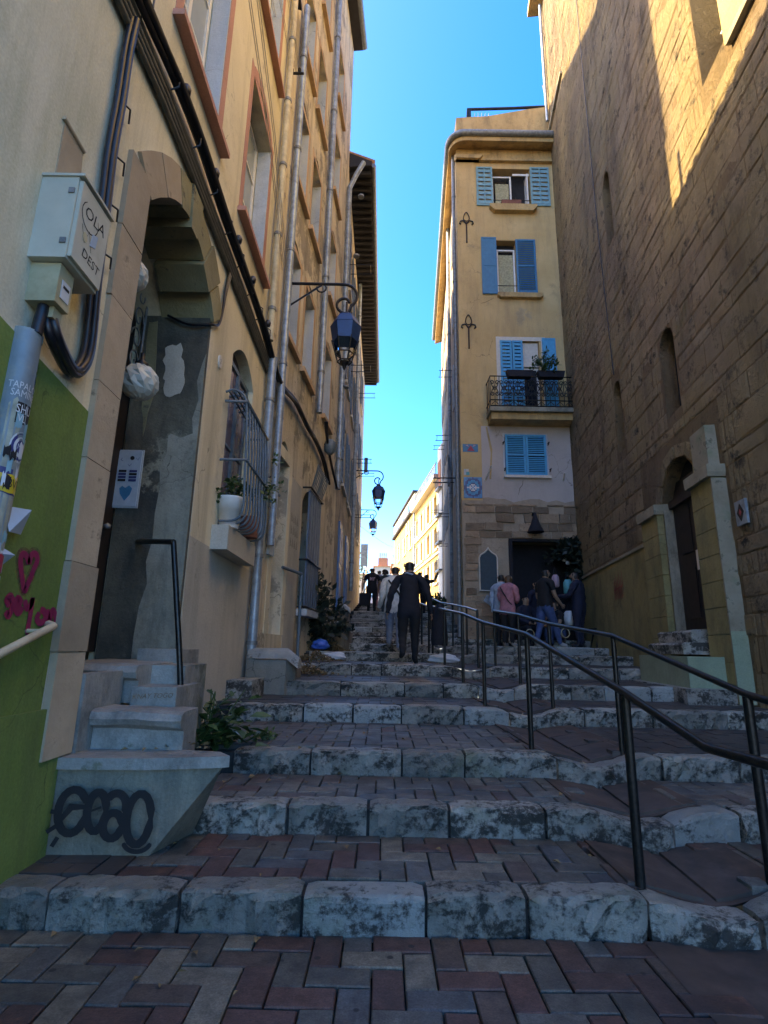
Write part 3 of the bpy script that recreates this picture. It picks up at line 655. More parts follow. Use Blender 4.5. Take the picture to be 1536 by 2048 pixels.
# ground floor window and its bulging cage
window(hB, LA, 5.84, 6.83, 2.5, 4.62, -.06, M['bluegreypaint'], M['glass_purple'], 2, 2, .06); dark_back(hB, LA, 5.82, 6.85, 2.48, 4.86, -.139, M['glass_purple'])
bx(hB, LA, 'window_sill', M['B_low'], 5.63, 6.88, 0.0, .18, 2.24, 2.5)
cage = thing('window_cage', 'blue-grey bulging iron bars over the arched ground window beside the arched doorway', 'window cage', tuple(LA(6.5, .2, 2.5)))
for k in range(9):
    s = 5.65 + k * .14
    pts = [(s, .01, 3.94), (s, .07, 4.03), (s, .15, 4.0), (s, .2, 3.93)] if k % 9 == 99 else [(s, .01, 4.02), (s, .1, 4.05), (s, .2, 4.0), (s, .25, 3.88), (s, .28, 3.5), (s, .3, 3.0), (s, .31, 2.72), (s, .28, 2.6), (s, .2, 2.55), (s, .06, 2.545)]
    tb(cage, LA, 'bar', M['bluegreypaint'], smooth(pts, 3), .0135, 6)
for z, o in ((3.22, .29), (3.9, .245)): tb(cage, LA, 'band', M['bluegreypaint'], [(5.63, .02, z), (5.63, o + .015, z), (6.79, o + .015, z), (6.79, .02, z)], .016, 6)
for k in range(4): tb(cage, LA, 'top_bar', M['bluegreypaint'], [(5.65, .05 + .05 * k, 4.03), (6.77, .05 + .05 * k, 4.03)], .011, 5)
def foliage(F, c, r, n, mat, name, parent, sz=.05, flat=1.0, seed=1, sub=3):
    rr = random.Random(seed); mb = MB()
    C = F(*c)
    cl = [(Vector((rr.gauss(0, .45), rr.gauss(0, .45), rr.gauss(0, .4 * flat))) * r, rr.uniform(.2, .5) * r) for _ in range(max(4, int(n / 22)))]
    for k in range(n):
        cc_, cr = rr.choice(cl); d = Vector((rr.gauss(0, 1), rr.gauss(0, 1), rr.gauss(0, 1))).normalized()
        p = C + cc_ + d * cr * rr.uniform(.5, 1); a = Vector((rr.gauss(0, 1), rr.gauss(0, 1), rr.gauss(.2, .7))).normalized(); b_ = a.orthogonal().normalized(); s = sz * rr.uniform(.6, 1.4)
        mb.add([p, p + a * s * .5 + b_ * s * .28, p + a * s, p + a * s * .5 - b_ * s * .28], [(0, 1, 2, 3)])
    return mb.build(name, mat, parent, recalc=False)
pot = thing('flower_pot', 'white ribbed bucket of flowers inside the blue-grey window cage', 'flower pot', tuple(LA(5.98, .17, 2.5)))
mb = MB(LA); mb.lathe((5.84, .12, 2.503), [(.1, 0), (.112, .08), (.115, .08), (.127, .2), (.131, .2), (.142, .32), (.15, .34), (.137, .34), (.13, .3)], 16); mb.build('bucket', M['white'], pot)
foliage(LA, (5.86, .13, 2.95), .22, 230, M['leaf'], 'foliage', pot, .07, .7, 3)
foliage(LA, (5.95, .15, 3.02), .15, 14, M['pinkp'], 'blossom', pot, .04, .6, 4)
pot2 = thing('trailing_plant', 'small green plant trailing through the far bars of the window cage', 'plant', tuple(LA(6.85, .2, 2.5)))
foliage(LA, (6.5, .3, 3.15), .3, 140, M['leaf'], 'foliage', pot2, .06, .8, 8); mb = MB(LA); mb.lathe((6.5, .18, 2.53), [(.1, 0), (.13, .25), (.11, .25)], 10); mb.build('pot', M['terracotta'], pot2)
# oval house number plate
mb = MB(LA); mb.prism([(5.36 + .05 * math.cos(a * PI / 8), 4.23 + .075 * math.sin(a * PI / 8)) for a in range(16)], 0.0, .018); pl_ = mb.build('number_plate', M['offwhite'], hB)
text_mesh('2', .07, LA, 5.36, 4.23, .0195, M['dark'], pl_, 'numeral')
# ------------------------------------------------------------------ things on the first two houses
cab = thing('meter_cabinet', 'pale plastic electric cabinet with scribbled tags high on the wall left of the arched door', 'electric cabinet', tuple(LA(2.7, 0, 2.9)))
bx(cab, LA, 'cabinet_box', M['box'], 2.36, 2.66, 0, .19, 3.14, 3.62); d_ = bx(cab, LA, 'cabinet_door', M['box'], 2.37, 2.65, .191, .212, 3.155, 3.605)
bx(cab, LA, 'lower_box', M['box2'], 2.4, 2.52, 0, .15, 2.92, 3.135); bx(cab, LA, 'gland', M['box2'], 2.45, 2.52, .03, .12, 2.86, 2.919)
bx(cab, LA, 'rain_lip', M['box'], 2.35, 2.67, 0, .225, 3.621, 3.636); bx(cab, LA, 'hinge', M['gutterm'], 2.352, 2.359, .15, .18, 3.22, 3.25); bx(cab, LA, 'hinge', M['gutterm'], 2.352, 2.359, .15, .18, 3.52, 3.55)
bx(cab, LA, 'notice', M['paper'], 2.43, 2.5, .151, .154, 2.96, 3.06); bx(cab, LA, 'notice_bar', M['dark'], 2.44, 2.49, .1545, .156, 3.02, 3.035)
text_mesh('OLA', .1, LA, 2.51, 3.48, .2135, M['dark'], cab, 'scribbled_tag', .08, .2); text_mesh('DEST', .075, LA, 2.53, 3.24, .2135, M['dark'], cab, 'scribbled_tag', -.05, .1)
mb = MB(LA); mb.ribbon(arcpts((2.47, 3.46), .08, 2.2, 6.8, 12), .006, .2137); mb.ribbon([(2.41, 3.38), (2.45, 3.3), (2.48, 3.39), (2.52, 3.29)], .006, .2139); mb.build('scribbled_tag', M['dark'], cab)
mb = MB(LA); mb.prism([(2.5, 3.32), (2.55, 3.34), (2.56, 3.42), (2.51, 3.4)], .2132, .2155); mb.build('sticker', M['paper_blue'], cab)
mb = MB(LA); mb.prism([(2.45 + .02 * math.cos(a * PI / 6), 3.33 + .028 * math.sin(a * PI / 6)) for a in range(12)], .2132, .2155); mb.build('sticker', M['box2'], cab)
# sticker covered cover strip (half-round)
strip = thing('cable_cover', 'grey round-fronted cable cover plastered with torn stickers on the green wall', 'cable cover', tuple(LA(2.42, 0, .2)))
CS, CR = 2.44, .066
def cyl(u, v, e=.0):   # u along the arc (m), v height
    a = u / .095; return LA(CS + (CR + e) * math.sin(a), .02 + (CR + e) * math.cos(a), v)
mb = MB(); NN = 14
P = [cyl(.095 * (-PI / 2 + PI * k / NN), z) for z in (.1, 2.76) for k in range(NN + 1)]
mb.add(P, [(k, k + 1, NN + 2 + k, NN + 1 + k) for k in range(NN)], 0, True); mb.add([cyl(.095 * (-PI / 2 + PI * k / NN), 2.76) for k in range(NN + 1)], [tuple(range(NN + 1))])
mb.build('cover', M['conpost'], strip)
mb = MB(LA); mb.box(CS - .066, CS + .066, 0, .02, .1, 2.76); mb.build('back_plate', M['conpost'], strip)
def sticker(u0, u1, v0, v1, mat, rag=0, e=.0025, name='sticker'):
    mb = MB(); n = 5; P = []
    for k in range(n + 1):
        u = u0 + (u1 - u0) * k / n
        P += [cyl(u, v0 + R.uniform(-rag, rag), e), cyl(u, v1 + R.uniform(-rag, rag), e)]
    mb.add(P, [(2 * k, 2 * k + 2, 2 * k + 3, 2 * k + 1) for k in range(n)], 0, True); return mb.build(name, mat, strip, recalc=False)
def stext(s, u, v, size, mat, e=.004, rot=0): return text_mesh(s, size, LA, 0, 0, 0, mat, strip, 'sticker_lettering', rot, xf=lambda x, y: cyl(u + x, v + y, e))
u0 = -.06
sticker(-.03, .13, 2.02, 2.42, M['conpost'], .0); sticker(-.12, .09, 1.5, 2.38, plain('old_glue', (.33, .33, .25), .8, 0, .4, 9, .002, (.2, .22, .2)), .03, .0012, 'glue_layer')
stext('TAPALOY', -.035, 2.455, .05, M['paper']); stext('SAMINE', -.035, 2.415, .05, M['paper'])
sticker(-.07, .06, 2.27, 2.375, M['dark']); stext('SHU', -.02, 2.34, .06, M['paper']); stext('VL', -.03, 2.295, .05, M['paper'])
sticker(.065, .13, 2.36, 2.56, M['paper_blue'], .01); sticker(.08, .12, 2.58, 2.64, M['paper'], .01); sticker(.03, .09, 2.72, 2.76, M['shut_bright'], .004)
def disc(u, v, r, mat, e): 
    mb = MB(); mb.add([cyl(u + r * math.cos(a * PI / 10), v + r * math.sin(a * PI / 10), e) for a in range(20)], [tuple(range(20))]); mb.build('sticker', mat, strip, recalc=False)
disc(-.0, 2.16, .075, M['paper'], .003); disc(-.0, 2.16, .066, M['navy'], .0036); disc(-.0, 2.16, .05, M['paper'], .0042); disc(0, 2.16, .034, M['navy'], .0048); stext('MM', 0, 2.16, .036, M['paper'], .006)
sticker(-.1, .08, 1.93, 2.05, M['navy'], .004); sticker(-.098, .078, 1.935, 2.02, M['yel'], .003, .0035); stext('KBVD', -.01, 1.978, .062, M['dark'], .0055)
for k in range(16): 
    u, v = R.uniform(-.1, .11), R.uniform(1.55, 2.3); sticker(u, u + R.uniform(.02, .05), v, v + R.uniform(.03, .09), R.choice([M['paper'], M['paper_blue'], M['paper'], M['shut_pale'], M['dark']]), .012, .003 + k * .0002, 'torn_sticker')
sticker(-.1, .04, 1.575, 1.66, M['crimson'], .003, .0065); sticker(.04, .09, 1.575, 1.66, M['paper_blue'], .003, .0066)
sticker(-.11, .06, 1.45, 1.56, M['paper_blue'], .003, .0065); stext('EB 22', -.02, 1.5, .06, M['navy'], .008); sticker(-.11, .07, 1.24, 1.45, M['paper_blue'], .003, .0063); stext('ANA', -.03, 1.41, .06, M['shut_blue'], .008); stext('B', -.04, 1.31, .08, M['dark'], .008)
sticker(-.11, .04, 1.1, 1.2, M['dark'], .003, .0065); stext('ELLI', -.02, 1.16, .05, M['paper'], .008); sticker(-.1, .05, .92, 1.08, M['paper'], .005, .0065); stext('GT', -.02, 1.0, .07, M['dark'], .008)
for (s, z, w, h, r_) in ((2.53, 1.83, .14, .12, .1), (2.47, 1.66, .11, .06, -.4)):
    mb = MB(); c = LA(s, .09, z); ax, ay = LA.d * math.cos(r_) + Vector((0, 0, math.sin(r_))), Vector((0, 0, math.cos(r_))) - LA.d * math.sin(r_)
    P = [c + ax * (a * w / 2) + ay * (b_ * h / 2) + LA.n * (.02 * a * b_ - .02) for b_ in (-1, 1) for a in (-1, 1)]; P += [p + LA.n * .003 for p in P]
    mb.add(P, [(0, 1, 3, 2), (4, 6, 7, 5), (0, 4, 5, 1), (2, 3, 7, 6), (0, 2, 6, 4), (1, 5, 7, 3)]); mb.build('peeling_sticker', M['paper_blue'], strip)
# cables
cbl = thing('cable_bundle', 'thick black cable loop dropping down the wall from the cable tray to the meter cabinet', 'cable', tuple(LA(2.9, .05, 2.8)))
pv = px(LA, (268, 42), (255, 100), (240, 200), (222, 300), (210, 400), (190, 560), (177, 690), (160, 735), (140, 738), (118, 700), (110, 655), off=.05)
pv = [(a, .05, b_) for a, b_ in pv]; pv[-1] = (2.49, .08, 2.87); pv[-2] = (2.53, .1, 2.78)
for k in range(5): tb(cbl, LA, 'cable', M['cable'], smooth([(a + .022 * math.cos(k * 1.7), o + .02 * math.sin(k * 1.7), z + .014 * math.cos(k)) for a, o, z in pv], 4), .022, 6)
tb(cbl, LA, 'cable', M['cable'], [(2.45, .07, 2.95), (2.43, .07, 2.75)], .028, 7)
for s, z in ((2.9, 4.7), (2.93, 4.3), (2.94, 3.95), (2.95, 3.6)): tb(cbl, LA, 'clip', M['cable'], [(s - .1, .02, z), (s, .075, z), (s + .1, .02, z)], .007, 5)
run = thing('cable_run', 'sagging bundle of black cables and grey conduits running along the left house fronts', 'cable', tuple(LA(5, .05, 5.5)))
cp = [(2.3, 5.5), (2.83, 5.56), (3.41, 5.64), (4.05, 5.68), (4.94, 5.62), (5.9, 5.6), (6.9, 5.55), (7.6, 5.42)]
for k in range(7):
    q = [(s, .08 + .04 * math.sin(k * 2.1), z + .05 * math.cos(k * 2.6) + R.uniform(-.025, .025)) for s, z in cp]; tb(run, LA, 'cable', M['cable'], smooth(q, 3), .027, 6)
for k in range(4): tb(run, LA, 'conduit', M['conduit'], [(2.2, .035, 5.42 - .06 * k), (3.4, .035, 5.52 - .06 * k), (5.2, .035, 5.50 - .06 * k), (7.45, .035, 5.40 - .06 * k)], .026, 7)
tb(run, LA, 'pale_cable', M['wire'], smooth([(s, .095, z + .02) for s, z in cp], 3), .006, 5)
for k in range(9): tb(run, LA, 'cable_tie', M['cable'], [(2.9 + k * .52, .02, 5.75), (2.9 + k * .52, .12, 5.68), (2.9 + k * .52, .12, 5.55), (2.9 + k * .52, .02, 5.5)], .008, 5)
for k in range(5):
    s = 3.6 + k * .8 + R.uniform(-.2, .2); mb = MB(LA); mb.lathe((s, .11, 5.64), [(.0, 0), (.04, .02), (.045, .06), (.03, .1), (0, .11)], 7); mb.build('junction', M['cable'], run)
sC = lambda s: (s, .0)
cq = [(7.5, 5.42), (8.1, 5.3), (9, 5.45), (10, 5.4), (10.9, 5.42), (11.8, 5.3), (12.4, 5.0)]
for k in range(4): tb(run, LC, 'cable', M['cable'], smooth([(s, .08 + .03 * math.sin(k * 2.1), z + .035 * math.cos(k * 2.6)) for s, z in cq], 3), .03, 6)
for k in range(2): tb(run, LC, 'cable', M['cable'], smooth([(11.6, .1 + k * .04, 6.2), (11.9, .1, 5.9), (12.6, .1, 5.5), (13.5, .1, 5.2)], 3), .03, 6)
loop = thing('loose_cable', 'thin pale cable drooping into the stained arch of the doorway', 'cable', tuple(LA(5.0, .0, 4.4)))
for k in range(4): tb(loop, LA, 'cable', M['wire'] if k % 2 else M['cable'], smooth([(5.3 + .02 * k, .04, 5.3), (5.22 + .015 * k, .04, 5.0), (5.2, .035, 4.7), (5.12, .03, 4.52), (4.95, .0, 4.42), (4.93, -.2, 4.4), (4.93, -.42, 4.5)], 4), .008 if k % 2 else .014, 5)
# globe lamps in the doorway
def globe(c, r, label):
    mb = MB(LA); n, rows = 20, 10; P = []; C = LA(*c)
    for j in range(rows + 1):
        ph = PI * j / rows
        for k in range(n):
            a = 2 * PI * k / n + (j % 2) * PI / n; rr = r * math.sin(ph) * (1 + .07 * math.cos((k + j * .5) * PI))
            P.append(C + Vector((rr * math.cos(a), rr * math.sin(a), r * 1.0 * math.cos(ph) * (1 + .03 * (k % 2)))))
    mb.add(P, [(j * n + k, j * n + (k + 1) % n, (j + 1) * n + (k + 1) % n, (j + 1) * n + k) for j in range(rows) for k in range(n)])
    t = thing('globe_lamp', label, 'lamp', tuple(C - Vector((0, 0, r))))
    mb.build('globe', M['lampglass'], t); q = MB(LA); q.lathe((c[0], c[1], c[2] + r * .9), [(.05, 0), (.055, .03), (.02, .06), (.02, .12)], 8); q.build('cap', M['iron'], t); tb(t, LA, 'arm', M['iron'], [c, (c[0] - .02, c[1] - .15, c[2] + .12), (c[0] - .05, c[1] - .45, c[2] + .2)], .012, 5)
globe((4.0, -.16, 3.29), .145, 'crinkled white globe lamp hanging lower in the arched doorway')
globe((3.64, -.16, 4.0), .125, 'crinkled white globe lamp higher up, half hidden behind the door jamb')
# intercom
ic = thing('intercom_panel', 'steel doorbell panel with blue heart drawing beside the dark door', 'intercom', (-2.25, 4.96, 1.9))
IF = Fr((-2.825, 4.965), (1, 0)); IFZ = lambda s, o, z: IF(s, o, z + .53)
bx(ic, IFZ, 'plate', M['paper_blue'], .3, .52, 0, .02, 1.98, 2.52); bx(ic, IFZ, 'rim', M['bluegrey'], .285, .535, 0, .012, 1.965, 2.535)
mb = MB(IFZ); mb.prism([(.435 + .02 * math.cos(a * PI / 6), 2.45 + .02 * math.sin(a * PI / 6)) for a in range(12)], .0205, .024); mb.build('lens', M['dark'], ic)
for k in range(4):
    for c in range(2): bx(ic, IFZ, 'button', M['navy'] if (k + c) % 3 else M['dark'], .325 + c * .1, .395 + c * .1, .0205, .026, 2.22 + k * .03, 2.24 + k * .03)
mb = MB(IFZ); mb.prism([(.41, 2.03), (.36, 2.1), (.35, 2.15), (.375, 2.175), (.405, 2.155), (.44, 2.18), (.47, 2.15), (.455, 2.09)], .0205, .0225); mb.build('drawn_heart', M['shut_blue'], ic)
mb = MB(IFZ); mb.ribbon([(.34, 2.45), (.33, 2.43), (.35, 2.42)], .006, .0212); mb.ribbon([(.47, 2.45), (.49, 2.43), (.5, 2.46)], .006, .0212); mb.ribbon([(.4, 2.39), (.415, 2.37), (.435, 2.395)], .006, .0212); mb.build('drawn_face', M['navy'], ic)
# stoop and door steps
M['slabmix'] = plaster('worn_slab', (.2, .205, .19), (.34, .335, .3), (.05, .055, .05), .98, 2.2, .006, .02, (1, 1, .6), (.17, .18, .13), .58, .5)
stp = thing('door_stoop', 'rendered stoop with slab top and black bubble graffiti below the arched door', 'stoop', (-1.4, 3.7, .17))
mb = MB(); A0 = [(-1.82, 3.30), (-1.24, 3.33), (-1.13, 3.72), (-1.2, 3.8), (-1.82, 3.8)]; A1 = [(-1.82, 3.30), (-1.28, 3.32), (-.9, 3.42), (-.98, 3.52), (-1.82, 3.56)]
mb.add([(a, b_, .16) for a, b_ in A0] + [(a, b_, .598) for a, b_ in A1], [(0, 1, 2, 3, 4), (9, 8, 7, 6, 5)] + [(i, (i + 1) % 5, 5 + (i + 1) % 5, 5 + i) for i in range(5)]); mb.build('base', plaster('stoop_render', (.15, .14, .11), (.27, .25, .19), (.05, .055, .05), .98, 1.6, .008, .03), stp)
mb = MB(); mb.plan([(-1.82, 3.27), (-1.3, 3.29), (-.9, 3.385), (-.86, 3.41), (-.95, 3.53), (-1.2, 3.58), (-1.82, 3.6)], .6, .66); mb.build('slab', M['slabmix'], stp)
SF = Fr((0, 3.305), (1, .04)); SW = lambda s, o, z: SF(-1.75 + (s + 1.75) * 1.22, o, .37 + (z - .39) * 1.12)
mb = MB(SW)
def el(c, rx, rz, a0=0, a1=2 * PI, n=18): return [(c[0] + rx * math.cos(a0 + (a1 - a0) * i / n), c[1] + rz * math.sin(a0 + (a1 - a0) * i / n)) for i in range(n + 1)]
for k, (c, rx, rz, a0, a1) in enumerate(((( -1.655, .42), .06, .095, .4, 6.1), ((-1.55, .42), .04, .085, 0, 6.3), ((-1.475, .36), .04, .055, 0, 6.3), ((-1.47, .44), .045, .06, -.4, 2.6), ((-1.365, .39), .052, .11, 0, 6.3))): mb.ribbon(el(c, rx, rz, a0, a1), .036, .006 + k * .0004)
mb.ribbon([(-1.7, .38), (-1.66, .44), (-1.6, .44)], .034, .0085); mb.ribbon([(-1.42, .46), (-1.43, .34), (-1.46, .31)], .034, .0088); mb.ribbon([(-1.58, .42), (-1.53, .44)], .018, .0086); mb.ribbon(el((-1.36, .3), .06, .05, 3.4, 6.0), .02, .009)
for p, q in (((-1.745, .42), (-1.71, .415)), ((-1.75, .33), (-1.71, .36)), ((-1.72, .27), (-1.7, .31))): mb.ribbon([p, q], .034, .0083)
mb.build('bubble_graffiti', M['black'], stp)
mb = MB(Fr((-1.23, 3.36), (.13, .42))); mb.ribbon([(.03, .5), (.08, .47), (.03, .4), (.09, .37), (.03, .3)], .018, .008); mb.ribbon([(.14, .48), (.13, .34), (.2, .33), (.21, .47)], .014, .008); mb.ribbon([(.26, .48), (.25, .36), (.31, .35)], .012, .008); mb.ribbon([(.3, .44), (.36, .47), (.37, .37)], .012, .008); mb.build('thin_graffiti', M['black'], stp)
def nose_step(name, parent, x0, x1, y, zt, h, depth, mat, r=.05):
    mb = MB(); prof = [(y + .02, zt - h), (y + .02, zt - .11), (y - .03, zt - .085), (y - .05, zt - .05), (y - .03, zt - .012), (y + .01, zt), (y + depth, zt), (y + depth, zt - h)]
    n = len(prof); ns = 6; P = []
    for k in range(ns + 1):
        x = x0 + (x1 - x0) * k / ns
        P += [(x, a + R.gauss(0, .004), b_ - .012 * k / ns + R.gauss(0, .003)) for a, b_ in prof]
    mb.add(P, [(k * n + j, k * n + (j + 1) % n, (k + 1) * n + (j + 1) % n, (k + 1) * n + j) for k in range(ns) for j in range(n)], 0, False)
    mb.add(P[:n], [tuple(range(n))]); mb.add(P[-n:], [tuple(range(n))[::-1]]); return mb.build(name, mat, parent)
nose_step('step', stp, -1.74, -1.19, 3.54, .89, .3, .26, M['slabmix']); nose_step('step', stp, -2.3, -1.66, 3.93, 1.15, .26, .9, M['slabmix'])
for k, (x0, x1, y, z0, z1) in enumerate(((-1.66, -1.36, 3.85, .5, 1.0), (-1.72, -1.42, 4.15, .5, 1.13), (-1.95, -1.62, 4.55, .5, 1.24), (-1.84, -1.745, 3.4, .66, 1.1))):
    mb = MB(); mb.box(x0, x1, y, y + .5, z0, z1 - .003); mb.build('footing_stone', M['slabmix'], stp)
text_mesh('KNAY TOGO', .045, Fr((0, 3.847), (1, 0)), -1.515, .94, .004, M['rubble'], stp, 'small_graffiti', .05, .3)
hr = thing('door_handrail', 'black iron handrail bent from a tall post to the wall by the arched door', 'handrail', (-1.42, 3.75, .6))
hpst = [ (-1.335, 3.8, .52), (-1.34, 3.85, 1.62), (-1.345, 3.87, 1.9), (-1.36, 3.9, 1.93), (-1.66, 4.3, 1.98), (-1.8, 4.7, 2.0)]
b0 = Vector((0, 0, CAMZ)) + ray(366, 1492) * 1; 
def onY(a, b_, y): r = ray(a, b_); t = y / r.y; return (r.x * t, y, CAMZ + r.z * t)
tb(hr, IDF, 'post', M['rail'], [onY(366, 1492, 4.1), onY(358, 1290, 4.1), onY(347, 1084, 4.1)], .022, 8)
tb(hr, IDF, 'top_bar', M['rail'], [onY(347, 1084, 4.1), onY(310, 1083, 4.5), onY(276, 1083, 4.98)], .022, 8)
wr = thing('wall_handrail', 'worn beige handrail bar on the green wall at the lower left', 'handrail', (-1.7, 2.4, .9))
tb(wr, IDF, 'bar', M['pipe_cream'], [tuple(LA(3.0, .02, 1.37)), tuple(LA(2.95, .08, 1.36)), tuple(LA(2.2, .1, 1.1)), tuple(LA(1.5, .1, .85))], .02, 8)
tb(wr, IDF, 'bracket', M['pipe_cream'], [tuple(LA(2.85, 0, 1.33)), tuple(LA(2.85, .09, 1.33))], .012, 6)
# drainpipes: (frame, points, radius, mat, label)
def pipe(F, pts, r, mat, label, rings=4, name='drainpipe'):
    t = thing(name, label, 'drainpipe', tuple(F(pts[-1][0], 0, pts[-1][2])))
    tb(t, F, 'pipe', mat, pts, r, 10)
    for k in range(rings):
        i = R.uniform(.15, .9); a, b_ = Vector(pts[0]), Vector(pts[-1]); p = a.lerp(b_, (k + .6) / rings)
        mb = MB(F); mb.tube([(p.x, p.y, p.z - .025), (p.x, p.y, p.z + .025)], r * 1.22, 10); mb.build('collar', M['gutterm'], t)
    return t
pipe(LA, [(7.2, .09, 13.4), (7.2, .09, 5.6)], .05, M['pipe_cream'], 'cream painted drainpipe at the end of the pink-windowed house front', 6)
pipe(LC, [(7.98, .1, 13.2), (7.98, .1, 5.3), (7.98, .1, 2.7)], .058, M['pipe'], 'tall pale zinc drainpipe just past the cream pipe, behind the iron lamp bracket', 5)
pipe(LA, [(7.42, .1, 5.45), (7.42, .1, 3.2), (7.42, .1, .85)], .062, M['pipe'], 'blue-grey drainpipe reaching the ground right of the caged window', 4)
pipe(LC, [(10.9, .1, 20.3), (10.9, .1, 6.1)], .065, M['pipe'], 'long blue-grey drainpipe down the middle of the ochre house', 6)
pipe(LC, [(13.6, .5, 15.4), (13.6, .3, 15.0), (13.6, .1, 14.5), (13.6, .1, 5.2)], .075, M['pipe'], 'zinc drainpipe curving out to the dark eave of the far left house', 5)
pipe(LD, [(19.5, .12, 15.6), (19.5, .12, 3.2)], .07, M['pipe'], 'blue-grey drainpipe near the far end of the brown left house', 5)
bk = thing('wire_bracket', 'dark iron crossbar with three insulators carrying overhead wires from the left wall', 'wire bracket', tuple(LA(7.4, .0, 10.8)))
bp = onY(583, 147, 7.6); BX, BZ = bp[0], bp[2]
tb(bk, IDF, 'crossbar', M['iron'], [(BX - .22, 7.6, BZ), (BX + .22, 7.6, BZ + .005)], .028, 4); tb(bk, IDF, 'stay', M['iron'], [(BX - .2, 7.6, BZ), (-1.8, 7.6, BZ)], .02, 4)
for k in range(3):
    x = BX - .12 + k * .13; mb = MB(); mb.lathe((x, 7.6, BZ + .03), [(.018, 0), (.03, .03), (.03, .07), (.016, .1)], 8); mb.build('insulator', M['dark'], bk)
    for w in (-.012, .012): tb(bk, IDF, 'wire', M['wire'], [(x + w, 7.6, BZ + .1), (x + w - .03, 5.5, BZ + .02), (x + w - .1, 3.2, BZ + .0), (x + w - .2, 0, BZ + .1)], .005, 4)
wr2 = thing('overhead_wires', 'pair of thin pale wires sloping down over the pink windows to the lamp bracket', 'wire', tuple(LA(7.5, .2, 6.9)))
for k in range(4): tb(wr2, LA, 'wire', M['wire'], [(7.55, .12 + .02 * k, 7.05 + .05 * k), (5.5, .3 + .02 * k, 7.3 + .16 * (k // 2)), (3.2, .42 + .02 * k, 7.55 + .3 * (k // 2)), (1, .5, 7.9 + .4 * (k // 2))], .005, 4)
# ------------------------------------------------------------------ wall lanterns
def lantern(wall, c, k, label, arm_l, seg=4):
    """wall: point on the wall; c: lantern top point; scroll arm, six sided lantern"""
    t = thing('street_lamp', label, 'street lamp', wall, 'wrought iron lanterns along the left fronts')
    X0, Y, Z = wall; X1 = c[0]; z = Z
    dx = Vector((X1 - X0, c[1] - Y, 0)); L = dx.length; e = dx.normalized()
    G = lambda s, o, zz: Vector((X0, Y, 0)) + e * s + Vector((-e.y, e.x, 0)) * o + Vector((0, 0, zz))
    r = .2 * k; th = .022 * k
    pts = [(0, 0, z), (L - .05 * k, 0, z)] + [(L - .05 * k + (r * 1.0) * math.sin(a), 0, z - r + r * math.cos(a)) for a in [PI * i / 10 for i in range(1, 9)]]
    last = pts[-1]; cx, cz_ = L - .02 * k, z - 1.55 * r
    for i in range(1, 15):
        a = -.9 - i * .36; rr = .17 * k * (1 - i / 22); pts.append((cx + rr * math.cos(a), 0, cz_ - .02 * k + rr * math.sin(a)))
    tb(t, G, 'arm', M['iron'], pts, th, 6)
    tb(t, G, 'brace', M['iron'], [(0, 0, z - .38 * k), (L * .55, 0, z - .02 * k)], th * .7, 5)
    tb(t, G, 'scroll', M['iron'], [(L * .55 + .07 * k * math.sin(a), 0, z - .07 * k + .07 * k * math.cos(a)) for a in [PI * 1.6 * i / 10 for i in range(11)]], th * .6, 5)
    tb(t, G, 'wall_plate', M['iron'], [(0.01, 0, z + .15 * k), (0.01, 0, z - .5 * k)], th, 5)
    zl = z - .43 * k; mb = MB(); C = Vector((c[0], c[1], 0))
    tb(t, IDF, 'hanger', M['iron'], [(c[0], c[1], z - .3 * k), (c[0], c[1], zl - .1 * k)], th * .8, 6)
    def lz(prof, name, mat, n=6, sq=True):
        mb = MB(); mb.lathe((c[0], c[1], 0), [(a * k, zl + b_ * k) for a, b_ in prof], n, sq=sq); return mb.build(name, mat, t)
    lz([(.0, -.05), (.07, -.07), (.085, -.12), (.08, -.14)], 'vent', M['iron'], 10, False)
    lz([(.155, -.135), (.165, -.16), (.22, -.26), (.23, -.28), (.215, -.285)], 'cap', M['lampmetal'])
    lz([(.225, -.286), (.185, -.52), (.175, -.52)], 'hood', M['lampmetal'])
    bl = []
    for i in range(6):
        a = PI / 3 * (i + .5); p0, p1, p2 = [(c[0] + q * k * math.cos(a - PI / 6), c[1] + q * k * math.sin(a - PI / 6), zl + w * k) for q, w in ((.195, -.5), (.135, -.72), (.1, -.84))]
        tb(t, IDF, 'glazing_bar', M['iron'], [p0, p1, p2], .01 * k, 5)
        a2 = PI / 3 * (i + 1.5); P = [(c[0] + q * k * math.cos(b_), c[1] + q * k * math.sin(b_), zl + w * k) for q, w, b_ in ((.18, -.525, a), (.18, -.525, a2), (.128, -.715, a2), (.128, -.715, a))]
    for q, w in ((.138, -.72), (.105, -.84)): tb(t, IDF, 'ring', M['iron'], [(c[0] + q * k * math.cos(PI / 3 * i), c[1] + q * k * math.sin(PI / 3 * i), zl + w * k) for i in range(7)], .011 * k, 5)
    lz([(.175, -.525), (.125, -.715)], 'glass', M['lampglazing'])
    lz([(.07, -.84), (.06, -.88), (.03, -.9), (.028, -.93), (.0, -.98)], 'finial', M['iron'], 8, False)
def lamp_at(px_, ytop_, y, k, wallx, label):
    c = onY(px_, ytop_, y); lantern((wallx, y, c[2]), (c[0], y, c[2]), k, label, 1)
lamp_at(695, 569, 8.4, 1.18, LC(8.45, 0, 0).x, 'nearest and largest iron lantern on a long scroll bracket over the stairs')
lamp_at(758, 942, 19.6, 1.1, -1.25, 'middle lantern on scroll bracket silhouetted against the sky beyond the dark eave')
lamp_at(747, 1020, 27.5, 1.0, -1.2, 'farthest and smallest hanging lantern low against the pale sky')
